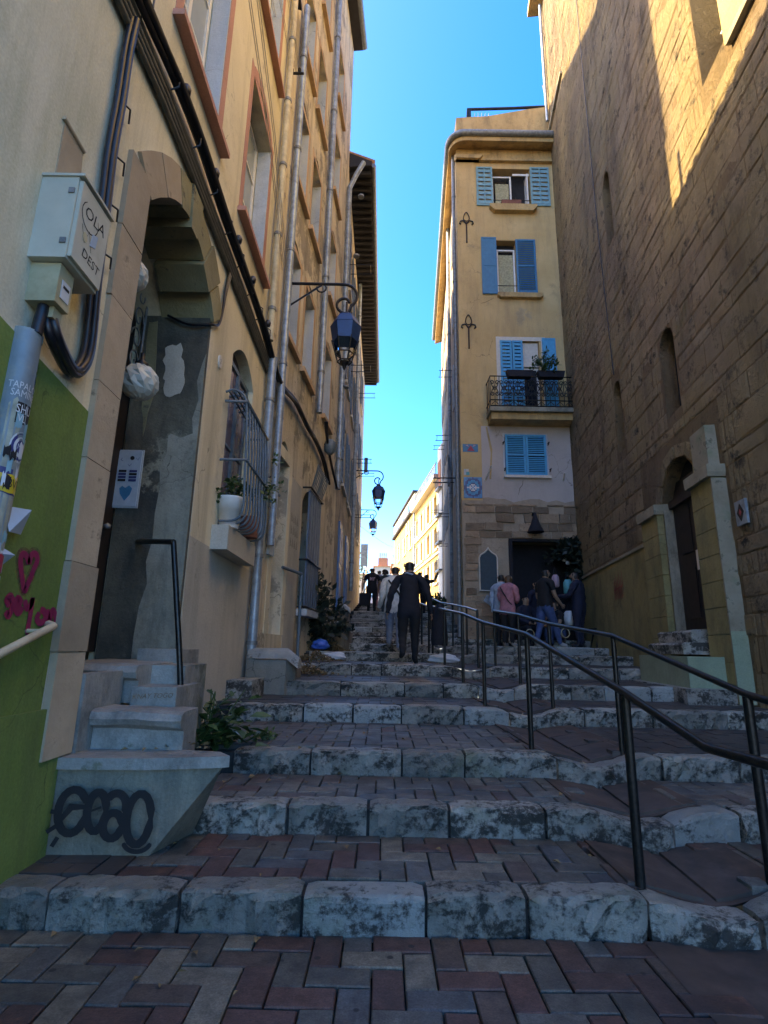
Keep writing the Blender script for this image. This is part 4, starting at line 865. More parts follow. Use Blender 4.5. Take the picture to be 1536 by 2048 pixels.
# ------------------------------------------------------------------ left: third house (ochre) and fourth (worn brown)
hC = thing('ochre_house', 'tall ochre rendered house with orange window surrounds, arched ground door and many drainpipes', 'house', (-1.6, 10.7, .8))
OPC = [(8.42, 9.12, 1.45, 4.62, .3, .32), (10.25, 11.3, 2.0, 4.3, .3, .25)]
UP = []
for z0 in (6.4, 9.55, 12.6, 15.6):
    for s0 in (8.25, 9.55, 11.7): UP.append((s0, s0 + .82, z0, z0 + 2.05, .22, .25))
facade(LC, 7.60, 13.98, 0, 20.3, OPC + UP, 'wall', M['C_wall'], hC)
for i, (s0, s1, z0, z1, r_, d_) in enumerate(UP):
    frame_strip(hC, LC, s0, s1, z0, z1 - r_, .11, .008, M['orange'], bottom=False)
    bx(hC, LC, 'window_sill', M['orange'], s0 - .12, s1 + .12, 0, .09, z0 - .1, z0)
    window(hC, LC, s0 + .02, s1 - .02, z0 + .02, z1 - r_, -.2, M['offwhite'], M['glass'], 2, 3); dark_back(hC, LC, s0, s1, z0, z1, -.249)
    bx(hC, LC, 'reveal_board', M['bluegrey'], s1 - .012, s1 - .002, -.19, -.003, z0 + .01, z1 - r_ - .02)
d_ = bx(hC, LC, 'door', M['wood'], 8.44, 9.1, -.31, -.26, 1.45, 4.2); bx(d_, LC, 'panel', M['wood'], 8.55, 8.75, -.26, -.24, 1.7, 2.8); bx(d_, LC, 'panel', M['wood'], 8.8, 9.0, -.26, -.24, 1.7, 2.8); dark_back(hC, LC, 8.42, 9.12, 1.4, 4.62, -.319)
frame_strip(hC, LC, 8.42, 9.12, 1.45, 4.3, .2, .012, M['B_wall'], 'door_surround', False)
dark_back(hC, LC, 10.2, 11.35, 1.95, 4.35, -.249)
for k in range(10): bx(hC, LC, 'shutter_rib', M['shutter_grey'], 10.3 + k * .11, 10.395 + k * .11, .1, .135 + .01 * (k % 2), 1.95, 4.2)
for z in (4.25, 2.85, 1.98): tb(hC, LC, 'shutter_bar', M['iron'], [(10.22, .0, z), (10.22, .16, z), (11.45, .17, z), (11.45, .0, z)], .02, 5)
mb = MB(LC)
for k in range(12): mb.tube([(10.35 + .09 * k, .12, 4.2), (10.35 + .09 * k, .2, 4.5 + .05 * math.sin(k)), (10.33 + .1 * k, .26, 4.75)], .01, 4)
mb.build('spiked_top', M['bluegreypaint'], hC)
bx(hC, LC, 'window_sill', M['bluegrey'], 10.2, 11.45, 0, .2, 1.82, 1.94); bx(hC, LC, 'pale_band', M['B_low'], 9.3, 10.1, 0, .006, .8, 4.2)
ic2 = thing('second_intercom', 'pale blue doorbell panel at the foot of the ochre house', 'intercom', tuple(LC(8.3, 0, 2.2))); bx(ic2, LC, 'plate', M['paper_blue'], 8.12, 8.36, .0, .05, 2.6, 3.55); bx(ic2, LC, 'sticker', M['shut_blue'], 8.18, 8.3, .051, .054, 2.85, 3.05); bx(ic2, LC, 'rain_hood', M['gutterm'], 8.08, 8.4, 0, .08, 3.56, 3.59)
mb = MB(LC)
for k in range(3):
    z = 3.4 - k * .22
    for j in range(4): s = 9.45 + j * .14; mb.ribbon([(s, z), (s + .03 * (j % 2), z + .16), (s + .08, z + .02), (s + .05, z + .1)], .025, .008 + .0004 * j)
mb.build('scrawled_tags', M['black'], hC)
mb = MB(LC); 
for j in range(4): mb.ribbon([(9.5 + j * .12, 2.3), (9.52 + j * .12, 2.5), (9.58 + j * .12, 2.35)], .02, .008 + j * .0003)
mb.build('pink_tag', M['pinkp'], hC)
bx(hC, IDF, 'light_gap_filler', M['C_wall'], -2.6, -1.95, 7.3, 8.0, 0, 12.6); bx(hC, IDF, 'light_gap_filler', M['C_wall'], -1.9, -1.35, 13.6, 14.3, 0, 15.4)  # unseen blocks added to stop sun leaking between neighbouring house fronts
q = MB(LC); q.prism([(7.66, 20.3), (7.66, 20.42), (13.98, 20.42), (13.98, 20.3)], -.6, .32); q.build('eave', M['eave'], hC)
tb(hC, LC, 'eave_gutter', M['gutterm'], [(7.7, .36, 20.36), (13.95, .36, 20.36)], .09, 8); rail_tile(LC, 7.66, 13.98, .3, 20.45, hC)
q = MB(); q.add([(-4.2, 7.75, 18), (-4.2, 16, 18), (-4.2, 16, 26.9), (-4.2, 7.75, 20.9), (-7, 7.75, 18), (-7, 16, 18), (-7, 16, 27.2), (-7, 7.75, 20.9)], [(0, 1, 2, 3), (7, 6, 5, 4), (0, 4, 5, 1), (1, 5, 6, 2), (2, 6, 7, 3), (3, 7, 4, 0)]); q.build('added_attic', M['C_wall'], hC)  # unseen block added above the roof, top sloped to shape the wall's shadow
hr2 = thing('stair_handrail', 'blue-grey iron handrail by the arched door of the ochre house', 'handrail', tuple(LC(9.3, .3, 1.2)))
tb(hr2, LC, 'post', M['bluegreypaint'], [(9.65, .2, 1.0), (9.65, .2, 2.5)], .028, 7); tb(hr2, LC, 'top_bar', M['bluegreypaint'], [(9.65, .2, 2.5), (9.3, .1, 2.52), (9.02, .02, 2.53)], .028, 7)
lm = thing('wall_lamp', 'small grey round lamp on the ochre house above the steel-blue shutter', 'lamp', tuple(LC(12.1, 0, 5.6))); mb = MB(LC); mb.lathe((12.1, .14, 5.6), [(.06, 0), (.13, .08), (.13, .3), (.05, .36)], 10); mb.build('shade', M['bluegreypaint'], lm); tb(lm, LC, 'arm', M['iron'], [(12.1, 0, 5.85), (12.1, .14, 5.85)], .02, 5)
hD = thing('brown_house', 'long worn brown house with dark overhanging eave and blue doors on the left', 'house', (-1.2, 20, 1.5))
OPD = [(15.0, 16.1, 2.2, 4.7, 0, .2), (17.6, 18.6, 2.4, 4.8, 0, .2)]
UPD = [(s0, s0 + 1.0, z0, z0 + 2.0, 0, .2) for z0 in (5.9, 9.2, 12.4) for s0 in (15.4, 18.0, 20.9, 24.0)]
facade(LD, 13.937, 28.2, .8, 15.5, OPD + UPD, 'wall', M['D_wall'], hD)
for i, (s0, s1, z0, z1, r_, d_) in enumerate(UPD):
    window(hD, LD, s0 + .02, s1 - .02, z0, z1, -.15, M['offwhite'], M['glass'], 2, 2); dark_back(hD, LD, s0, s1, z0, z1, -.199)
    if i % 2 == 0 or s0 > 17: shutter(hD, LD, s0 - .52, s0 - .02, z0, z1, .012, M['bluegreypaint'], 12, slat_parts=False, split=False); shutter(hD, LD, s1 + .02, s1 + .52, z0, z1, .012, M['bluegreypaint'], 12, slat_parts=False, split=False)
    bx(hD, LD, 'window_sill', M['offwhite'], s0 - .1, s1 + .1, 0, .08, z0 - .09, z0 - .005)
for s0, s1, z0, z1 in ((15.0, 16.1, 2.2, 4.7), (17.6, 18.6, 2.4, 4.8)):
    for a, b_ in ((s0, (s0 + s1) / 2 - .01), ((s0 + s1) / 2 + .01, s1)):
        d_ = bx(hD, LD, 'door', M['bluedoor'], a, b_, -.02, .05, z0, z1); bx(d_, LD, 'panel', M['bluedoor'], a + .1, b_ - .1, .05, .065, z0 + .3, z0 + 1.2); bx(d_, LD, 'panel', M['bluedoor'], a + .1, b_ - .1, .05, .065, z0 + 1.35, z1 - .2)
    dark_back(hD, LD, s0, s1, z0, z1, -.199)
q = MB(LD)
q.add([LD(13.9, .7, 15.85), LD(28.3, .7, 15.85), LD(28.3, -4, 17.9), LD(13.9, -4, 17.9), LD(13.9, .7, 15.7), LD(28.3, .7, 15.7), LD(28.3, -.3, 15.6), LD(13.9, -.3, 15.6)], [(0, 1, 2, 3), (7, 6, 5, 4), (0, 4, 5, 1), (0, 3, 7, 4), (1, 5, 6, 2)]); q.build('eave', M['eave'], hD)
for k in range(48): bx(hD, LD, 'rafter', M['eave'], 14.1 + k * .3, 14.19 + k * .3, 0.0, .66, 15.56, 15.69)
tb(hD, LD, 'eave_gutter', M['gutterm'], [(14.0, .74, 15.8), (28.3, .74, 15.8)], .08, 7)
q = MB(LD)
for k in range(59): q.tube([(14.05 + k * .24, .76, 15.93), (14.05 + k * .24, -.6, 16.5)], .095, 6)
q.build('roof_tiles', M['tile'], hD, kind='stuff')
for k, (s, z) in enumerate(((17, 10.6), (19.5, 8.1), (22, 12), (24, 9), (15, 13), (20.5, 6.2))):
    t_ = thing('clothes_bracket', ['rusty clothes-line bracket high on the brown house', 'clothes-line bracket by the first blue-grey shutters', 'clothes-line bracket under the dark eave end', 'far clothes-line bracket beside the sky', 'nearest clothes-line bracket high on the brown house', 'low clothes-line bracket above the blue doors'][k], 'bracket', tuple(LD(s, 0, z)), 'clothes-line brackets on the left fronts')
    for a in (0, .45): tb(t_, LD, 'rod', M['iron'], [(s + a, 0, z), (s + a, .75, z + .01)], .014, 4)
    tb(t_, LD, 'line', M['wire'], [(s, .7, z + .01), (s + .45, .7, z + .01)], .006, 4)
pt = thing('projecting_sign', 'small dark hanging basket frame on the far left front by the middle lantern', 'sign frame', tuple(LD(24.5, 0, 7.2)))
bx(pt, LD, 'frame', M['bluegreypaint'], 24.4, 24.5, .25, .42, 9.2, 9.9)
gs = thing('grey_sign_panel', 'grey panel sign on a thin post at the end of the left house row', 'sign', (-.98, 29, 2.5)); a, b_ = onY(722, 1088, 29), onY(735, 1132, 29)
bx(gs, IDF, 'panel', M['pipe'], a[0], b_[0], 29, 29.08, b_[2], a[2]); tb(gs, IDF, 'post', M['pipe_cream'], [(b_[0] - .05, 29.1, 3.3), (b_[0] - .05, 29.1, b_[2])], .04, 6)
# low blocks, shrubs and rubbish along the left steps
M['blockstone'] = plaster('block_render', (.15, .14, .115), (.24, .22, .18), (.06, .065, .06), .8, 1.6, .008, .03)
def capblock(label, x0, x1, y0, y1, z0, z1, capn=True, txt=None):
    t = thing('stone_stoop', label, 'stoop', ((x0 + x1) / 2, (y0 + y1) / 2, z0))
    mb = MB(); mb.plan([(x0, y0), (x1 - .1, y0), (x1, y0 + .2), (x1, y1), (x0, y1)], z0 - .1, z1); mb.build('block', M['blockstone'], t)
    if capn:
        mb = MB(); n = 8; P = []
        for k, x in enumerate((x0, x0 + (x1 - x0) * .5, x1 - .1, x1 + .06)):
            zz = z1 + (.0 if k < 3 else -.12)
            for j in range(n + 1): a_ = PI * j / n; P.append((x, y0 + .14 - .16 * math.cos(a_), zz + .02 + .13 * math.sin(a_)))
        mb.add(P, [(k * 9 + j, k * 9 + j + 1, (k + 1) * 9 + j + 1, (k + 1) * 9 + j) for k in range(3) for j in range(8)], 0, True); mb.add(P[:9], [tuple(range(9))]); mb.add(P[-9:], [tuple(range(9))[::-1]])
        mb.add([(x0, y0 + .02, z1 + .018), (x1, y0 + .02, z1 + .018), (x1, y0 + .3, z1 + .018), (x0, y0 + .3, z1 + .018)], [(0, 3, 2, 1)]); mb.build('rounded_cap', M['curb_smooth'], t)
    return t
capblock('dark stoop with long rounded white cap just past the near drainpipe', -1.72, -1.12, 7.3, 8.0, .7, 1.1)
t_ = capblock('pale concrete block tagged AIR beside the leaf heap', -1.6, -.72, 12.3, 13.9, 1.0, 1.68, True); text_mesh('AIR', .3, Fr((0, 12.3), (1, 0)), -1.28, 1.42, .006, M['black'], t_, 'spray_lettering', 0, .15, bold=.006); text_mesh('NOR', .13, Fr((0, 12.3), (1, 0)), -.95, 1.58, .006, M['gutterm'], t_, 'spray_lettering', 0, .1)
capblock('small stoop with rounded cap by the blue doors', -1.3, -.95, 15.5, 16.4, 1.9, 2.3)
mb = MB(); mb.plan([(-1.8, 6.7), (-1.5, 6.7), (-1.48, 7.3), (-1.8, 7.3)], .6, .88); tag(mb.build('footing_block', M['curb'], None), 'dark stone footing block under the blue-grey drainpipe', 'stone block')
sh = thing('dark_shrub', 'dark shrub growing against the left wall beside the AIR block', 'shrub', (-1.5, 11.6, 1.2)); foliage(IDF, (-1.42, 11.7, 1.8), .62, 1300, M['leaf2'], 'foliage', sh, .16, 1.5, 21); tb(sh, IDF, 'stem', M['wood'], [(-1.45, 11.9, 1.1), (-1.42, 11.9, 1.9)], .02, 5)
lf = MB(); rr = random.Random(5)
def leafat(x, y, z, s=.06, t=1.0):
    a = Vector((rr.gauss(0, 1), rr.gauss(0, 1), rr.gauss(0, .35 * t))).normalized(); b_ = a.cross(Vector((rr.gauss(0, .3), rr.gauss(0, .3), 1))).normalized(); p = Vector((x, y, z)); s *= rr.uniform(.6, 1.3); c = Vector((0, 0, s * .2))
    lf.add([p - a * s * .5, p + b_ * s * .3 + c, p + a * s * .5, p - b_ * s * .3 + c], [(0, 1, 2, 3)])
for (cx, cy, sx, sy, z, n, h) in ((-1.15, 8.9, .3, .3, .87, 330, .17), (-1.2, 10.45, .4, .35, 1.03, 420, .16), (-1.05, 11.75, .3, .3, 1.2, 380, .22), (-1.2, 12.15, .3, .12, 1.3, 160, .15)):
    for _ in range(n):
        x, y = cx + rr.gauss(0, sx * .6), cy + rr.gauss(0, sy * .6)
        if x < lwx(y) + .05: x = lwx(y) + .1
        h_ = h * max(0, 1 - abs(x - cx) / sx) * rr.random(); leafat(x, y, level(y) + .015 + h_)
for _ in range(130):
    y = rr.uniform(2.0, 13); x = rr.gauss(-.9, .5) if rr.random() < .7 else rr.uniform(-1.3, 2.0)
    if x > lwx(y) + .1: leafat(x, y, level(y) + .012, .045, .3)
for _ in range(14): leafat(rr.uniform(-1.7, -1.0), rr.uniform(3.4, 3.7), .68, .05, .3)
lf.build('leaf_litter', M['litter'], None, kind='stuff', recalc=False)['label'] = 'dry brown leaves drifted along the left edge of the steps'
def crumple(name, c, r, mat, label, cat, sq=(1, 1, .7), seed=2):
    rr = random.Random(seed); b_ = bmesh.new(); bmesh.ops.create_icosphere(b_, subdivisions=3, radius=1)
    for v in b_.verts:
        n1 = math.sin(v.co.x * 5 + seed) * math.cos(v.co.y * 6) + math.sin(v.co.z * 7 + v.co.x * 3); v.co *= 1 + .09 * n1 + rr.uniform(-.05, .05); v.co = Vector((v.co.x * sq[0], v.co.y * sq[1], max(-.6, v.co.z) * sq[2])) * r
    me = bpy.data.meshes.new(name); b_.to_mesh(me); b_.free(); me.materials.append(mat); o = bpy.data.objects.new(name, me); COL.objects.link(o); o.location = c; WORG[o.name] = Vector(c)
    return tag(o, label, cat)
crumple('plastic_bag', (-1.2, 11.1, 1.3), .17, M['bluebag'], 'crumpled bright blue plastic bag on the leaf heap', 'bag')
crumple('paper_scrap', (-.88, 10.75, 1.1), .14, M['paper'], 'crumpled white paper lying beside the blue bag', 'paper', (1.5, .5, .6), 5)
crumple('paper_scrap', (-1.24, 4.95, .56), .06, M['paper'], 'white paper scrap caught in the weed by the door steps', 'paper', (1.2, .6, .6), 7)
crumple('white_bag', (1.15, 10.6, 1.09), .2, M['paper'], 'crumpled white bag lying on the step under the handrail', 'bag', (1.4, .6, .5), 9)
wd = thing('weed_plant', 'leafy green weed growing at the foot of the wall beside the door handrail', 'plant', (-1.38, 4.75, .5))
lme = bpy.data.meshes.new('leaf'); lme.from_pydata([(0, 0, 0), (.035, .05, .01), (.04, .1, .0), (0, .17, -.03), (-.04, .1, .0), (-.035, .05, .01), (0, .09, -.012)], [], [(0, 1, 6), (1, 2, 6), (2, 3, 6), (3, 4, 6), (4, 5, 6), (5, 0, 6)]); lme.materials.append(M['leaf'])
for k in range(190):
    o = bpy.data.objects.new('leaf', lme); COL.objects.link(o); o.parent = wd; a = rr.uniform(0, 6.28); q_ = rr.random(); o.location = (rr.gauss(.06, .15), rr.gauss(-.05, .14), .03 + .4 * q_ * rr.random()); o.rotation_euler = (rr.uniform(-.3, .9), rr.uniform(-.5, .5), a); s = rr.choice((.4, .6, .8, 1.1)); o.scale = (s, s, s)
for k in range(7): tb(wd, IDF, 'stem', M['leaf'], [(-1.38, 4.75, .5), (-1.38 + rr.gauss(0, .08), 4.75 + rr.gauss(0, .08), .72), (-1.38 + rr.gauss(0, .2), 4.75 + rr.gauss(0, .2), .9)], .006, 4)
foliage(IDF, (-1.0, 4.9, .55), .16, 60, M['leaf'], 'runner', wd, .05, .25, 31)
# ------------------------------------------------------------------ handrails
def handrail(pts, label, extra=0):
    t = thing('stair_handrail', label, 'handrail', (pts[0][0], pts[0][1], level(pts[0][1])), 'iron handrails down the middle of the stairs')
    top = []
    for i, (x, y, post) in enumerate(pts):
        z = level(y); zt = z + .9
        if post: tb(t, IDF, 'post', M['rail'], [(x, y, z - .04), (x, y, zt - .01)], .022 if y > 3.5 else .026, 8)
        top.append((x, y, zt))
    tb(t, IDF, 'top_bar', M['rail'], [p for p in top], .021, 8)
    return t
handrail([(1.42, 1.6, False), (1.36, 2.45, False), (1.30, 3.07, True), (1.21, 4.7, True), (1.15, 6.38, True), (1.09, 7.6, True), (1.05, 9.42, True), (1.0, 11.06, True)], 'left iron handrail starting at the lowest step and climbing past the walking man')
handrail([(2.1, 1.9, False), (1.97, 3.1, True), (1.93, 4.7, True), (1.9, 6.38, True), (1.85, 7.6, True), (1.89, 9.42, True)], 'right iron handrail ending before the shop corner')
handrail([(.93, 11.1, True), (.9, 12.66, True), (.82, 14.26, True), (.78, 15.66, True), (.76, 17.66, True), (.75, 19.46, True)], 'upper left handrail beyond the hung dark coat')
handrail([(1.62, 9.5, True), (1.68, 11.1, True), (1.6, 12.66, True), (1.5, 14.26, True), (1.45, 16.66, True)], 'upper right handrail beside the shop corner')
ct = thing('hung_coat', 'dark navy coat hung over the handrail above the white bag', 'coat', (1.08, 10.3, 1.1))
mb = MB(); P = []; prof = [(.0, .03), (.1, .13), (.25, .17), (.5, .19), (.72, .21), (.86, .2)]
for dz, w in [(a * .85, b_ * .82) for a, b_ in prof]:
    for a in range(12): an = 2 * PI * a / 12; P.append((1.04 + w * .9 * math.cos(an) * (1 + .1 * math.sin(3 * an)), 10.15 + w * .6 * math.sin(an), 2.08 - dz - .02 * math.sin(2 * an)))
mb.add(P, [(i * 12 + k, i * 12 + (k + 1) % 12, (i + 1) * 12 + (k + 1) % 12, (i + 1) * 12 + k) for i in range(len(prof) - 1) for k in range(12)], 0, True); mb.build('cloth', M['cloth_dark'], ct)
# ------------------------------------------------------------------ right: old stone wall
hR = thing('stone_wall_building', 'huge weathered brown stone wall with slit windows and a pilastered doorway on the right', 'building', (4.6, 8, .8))
OPR = [(7.5, 8.98, 1.62, 4.26, .6, .2), (10.0, 10.45, 9.9, 11.7, .2, .2), (10.5, 10.95, 5.3, 6.85, .22, .18), (7.85, 8.4, 4.98, 6.45, .25, .22), (5.4, 6.05, 8.95, 13.5, 0, .45)]
facade(RW, -1, 15.15, -.3, 24, OPR, 'wall', M['rw_joint'], hR)
for o in OPR: dark_back(hR, RW, o[0] - .02, o[1] + .02, o[2], o[3], -o[5] + .003)
bx(hR, RW, 'recess_pane', M['glass_sky'], 5.42, 6.03, -.42, -.4, 9.9, 13.4); tb(hR, RW, 'recess_bar', M['white'], [(5.42, -.36, 9.85), (6.03, -.36, 9.85)], .03, 4)
bx(hR, RW, 'upper_render', M['rw_up'], -.9, 5.38, 0, .04, 8.78, 23.9); bx(hR, RW, 'ledge', M['rw_trim'], -.9, 5.3, 0.0, .075, 8.68, 8.775)
mbS = MB(RW)
def wall_stone(mb, a, b_, c, d):
    g_ = .0015; o = R.uniform(.002, .013); t1, t2 = R.uniform(-.003, .003), R.uniform(-.003, .003); ch = .02
    j = lambda: R.uniform(-.016, .016)
    P0 = [(a + g_, -.004, c + g_), (b_ - g_, -.004, c + g_), (b_ - g_, -.004, d - g_), (a + g_, -.004, d - g_)]
    P1 = [(a + g_ + ch + j(), o - t1 - t2, c + g_ + ch + j()), (b_ - g_ - ch + j(), o + t1 - t2, c + g_ + ch + j()), (b_ - g_ - ch + j(), o + t1 + t2, d - g_ - ch + j()), (a + g_ + ch + j(), o - t1 + t2, d - g_ - ch + j())]
    m1 = ((a + b_) / 2 + R.uniform(-.05, .05), o + R.uniform(-.006, .012), (c + d) / 2 + R.uniform(-.03, .03))
    mb.add([RW(*p) for p in P0 + P1 + [m1]], [(i, (i + 1) % 4, 4 + (i + 1) % 4, 4 + i) for i in range(4)] + [(4 + i, 4 + (i + 1) % 4, 8) for i in range(4)])
def blocked(a, b_, c, d):
    for o in OPR + [(6.86, 9.75, 0, 4.3, 0, 0)]:
        if a < o[1] and b_ > o[0] and c < o[3] and d > o[2]: return True
    return d > 8.68 and a < 5.4 or c < 3.16 and b_ > 9.3
z = .45; nst = 0; cand = []
while z < 23.5:
    h = R.choice([.2, .26, .3, .36, .42]); s = 3.0 + R.uniform(0, .4)
    while s < 15.1:
        w = R.uniform(.3, .95)
        if z > 9: w *= 1.1
        b_ = min(s + w, 15.13)
        if b_ - s > .12 and not blocked(s, b_, z, z + h):
            cand.append((s, b_, z, z + h))
        elif b_ - s > .2:      # split round an opening
            q = s
            while q < b_ - .05:
                if not blocked(q, q + .12, z, z + h): cand.append((q, q + .12, z, z + h))
                q += .12
        s += w
    z += h
def score(q):
    s, z = (q[0] + q[1]) / 2, (q[2] + q[3]) / 2; d2 = s * s + (z - 1.3) ** 2 + 16
    vis = s > 4.35 + max(0, z - 2) * .06
    return (0 if vis else 1, d2)
cand.sort(key=score); big = [q for q in cand if q[1] - q[0] > .2][:298]; bs = set(big)
for q in big: mb = MB(RW); wall_stone(mb, *q); mb.build('wall_stone', M['rw'], hR)
for q in cand:
    if q not in bs: wall_stone(mbS, *q)
mbS.build('stone_courses', M['rw'], hR, kind='stuff')
# plinth and doorway
bx(hR, RW, 'plinth', M['rw_low'], 9.78, 15.14, 0, .035, .6, 3.14)
mb = MB(RW); mb.prism([(9.78, 3.14), (15.14, 3.14), (15.14, 3.2), (9.78, 3.2)], 0, .06); mb.build('plinth_lip', M['rw_trim'], hR)
for s0, s1, o in ((6.88, 7.5, .17), (9.0, 9.76, .10)):
    bx(hR, RW, 'jamb_base', M['rw_low'], s0, s1, 0, o + .01, .7, 1.178); z = 1.18
    for k in range(7):
        h = .335; mb = MB(RW); e = .004
        mb.box(s0, s1, 0, o, z + e, z + h - e); mb.build('jamb_block', M['rw_low'], hR); z += h
    mb = MB(RW); mb.prism([(s0 - .03, z), (s1 + .03, z), (s1 + .05, z + .06), (s1 + .06, z + .16), (s0 - .06, z + .16), (s0 - .05, z + .06)], 0, o + .06); mb.build('impost', M['rw_trim'], hR)
bx(hR, RW, 'pilaster_return', M['rw_trim'], 6.845, 6.876, 0, .185, .7, 3.5); bx(hR, RW, 'pilaster_base', M['rw_green'], 6.835, 6.844, 0, .19, .7, 1.55)
bx(hR, RW, 'upper_pilaster', M['rw_trim'], 6.95, 7.4, 0, .14, 3.7, 4.28); bx(hR, RW, 'upper_block', M['rw_low'], 7.4, 7.51, 0, .1, 3.72, 4.1)
bx(hR, RW, 'far_reveal', M['reveal'], 8.955, 8.977, -.195, -.004, 1.62, 3.7)
for k in range(6):
    t0, t1 = k / 6 + .01, (k + 1) / 6 - .01; f = lambda t, e: (7.92 + 1.06 * t, 3.78 + .5 * math.sqrt(max(0, 1 - (2 * t - 1) ** 2)) + e) if False else (8.24 - (.74 + e) * math.cos(PI * t), 3.66 + (.6 + e) * math.sin(PI * t))
    mb = MB(RW); mb.prism([f(t0, 0), f(t1, 0), f(t1, .2), f(t0, .2)], -.3, .03 + .01 * (k % 2)); mb.build('arch_stone', M['rw'], hR)
d_ = bx(hR, RW, 'door', M['wood'], 7.51, 8.95, -.19, -.15, 1.63, 4.0); bx(d_, RW, 'notice', M['offwhite'], 8.1, 8.3, -.149, -.146, 2.5, 2.8)
for a in (7.6, 8.35):
    for c in (1.8, 2.8): bx(d_, RW, 'panel', M['wood'], a, a + .4, -.15, -.135, c, c + .75)
bx(hR, RW, 'crossbeam', M['wood'], 7.51, 8.95, -.14, -.08, 3.6, 3.72)
ds = thing('side_door_steps', 'green-grey slab and broken white stones below the door in the stone wall', 'steps', tuple(RW(8.3, .3, .9)))
bx(ds, RW, 'slab', M['rw_green'], 7.1, 8.9, 0.18, .62, .8, 1.24)
for a, b_, c, d in ((7.6, 8.9, 1.265, 1.42), (7.7, 8.9, 1.425, 1.6)):
    mb = MB(RW); n = 5; P = []
    for k in range(n + 1):
        s = a + (b_ - a) * k / n
        for o, z in ((.02, c), (.46 - (c - 1.26), c), (.47 - (c - 1.26) + R.uniform(-.02, .02), d - .03 + R.uniform(-.015, .01)), (.43 - (c - 1.26), d + R.uniform(-.015, .01)), (.02, d)): P.append((s, o, z))
    mb.add([RW(*p) for p in P], [(k * 5 + j, (k + 1) * 5 + j, (k + 1) * 5 + j + 1, k * 5 + j + 1) for k in range(n) for j in range(4)]); mb.add([RW(*p) for p in P[:5]], [tuple(range(5))]); mb.add([RW(*p) for p in P[-5:]], [tuple(range(5))]); mb.build('broken_stone', M['curb'], ds)
bx(ds, RW, 'lower_ledge', M['curb'], 6.9, 9.9, .1, .75, .6, .86)
pq = thing('wall_plaque', 'small metal plaque with red diamond on the stone wall right of the door', 'plaque', tuple(RW(6.5, 0, 2.85)))
a, b_ = RW.at(1474, 1005), RW.at(1503, 1042); bx(pq, RW, 'plate', M['pipe'], 6.38, 6.62, .03, .06, 2.8, 3.1); mb = MB(RW); mb.prism([(6.5, 2.84), (6.58, 2.95), (6.5, 3.06), (6.42, 2.95)], .0605, .064); mb.build('diamond', M['wood'], pq); mb = MB(RW); mb.prism([(6.5, 2.91), (6.53, 2.95), (6.5, 2.99), (6.47, 2.95)], .0645, .068); mb.build('emblem_centre', M['red'], pq)
mb = MB(RW)
for k in range(6): mb.ribbon([(11.35 + .1 * k, 2.9 - .08 * (k % 2)), (11.3 + .11 * k, 2.55), (11.38 + .1 * k, 2.35), (11.43 + .1 * k, 2.75)], .03, .04 + k * .0005)
mb.ribbon([(11.35, 2.6), (11.9, 2.55)], .03, .0445); mb.build('red_graffiti', M['red'], hR)
tb(hR, RW, 'wall_wire', M['cable'], [(11.0, .045, 19), (10.9, .045, 11), (10.7, .045, 7)], .012, 4)
bx(hR, RW, 'string_course', M['rw_trim'], 13.0, 15.14, 0, .08, 18.2, 18.3)
q = MB(RW); q.box(14.6, 15.4, -.5, .45, 24.0, 24.25); q.build('cornice', M['center_dirty'], hR)
tb(hR, RW, 'corner_downpipe', M['pipe'], [(14.9, .1, 23.8), (14.9, .1, 18.6)], .05, 6)
# ------------------------------------------------------------------ centre: tall narrow house with blue shutters
hM = thing('blue_shutter_house', 'tall narrow ochre corner house with blue shutters, iron balcony and dark shop at its foot', 'house', (3.8, 15, 1.4))
SX0, SX1 = 2.2, 5.58
OPM = [(3.36, 4.62, 15.34, 16.8, 0, .3), (3.42, 4.05, 12.1, 14.0, 0, .25), (3.62, 4.62, 8.1, 10.42, 0, .25), (3.46, 4.66, 6.12, 7.36, 0, .2), (3.5, 5.5, 1.3, 4.22, 0, .6)]
facade(CF, SX0, SX1, .8, 17.6, OPM, 'wall', M['center'], hM, .7, [7.62], [M['center'], M['center_low']])
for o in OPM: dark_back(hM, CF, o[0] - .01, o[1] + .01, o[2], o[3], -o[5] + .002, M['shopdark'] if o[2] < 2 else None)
bx(hM, CF, 'corner_pilaster', M['center'], SX0 - .02, 2.78, 0, .03, 5.36, 17.0)
SIDE = Fr((SX0 - .76, 0), (.76, 15)) if False else Fr((2.2 - .0644 * 15, 0), (.0644, 1), -1)
OPS = [(s0, s0 + .8, z0, z0 + 1.6, 0, .25) for z0 in (6.2, 9.3, 12.3, 15.0) for s0 in (16.6, 19.5, 22.5, 25.2)]
facade(SIDE, 15.12, 27, .8, 17.6, OPS, 'side_wall', M['center_side'], hM)
for s0, s1, z0, z1, _, _2 in OPS:
    window(hM, SIDE, s0, s1, z0, z1, -.15, M['offwhite'], M['glass'], 2, 2); dark_back(hM, SIDE, s0, s1, z0, z1, -.249)
    shutter(hM, SIDE, s0 - .42, s0 - .02, z0, z1, .012, M['shut_far'], 10, slat_parts=False, split=False); shutter(hM, SIDE, s1 + .02, s1 + .42, z0, z1, .012, M['shut_far'], 10, slat_parts=False, split=False)
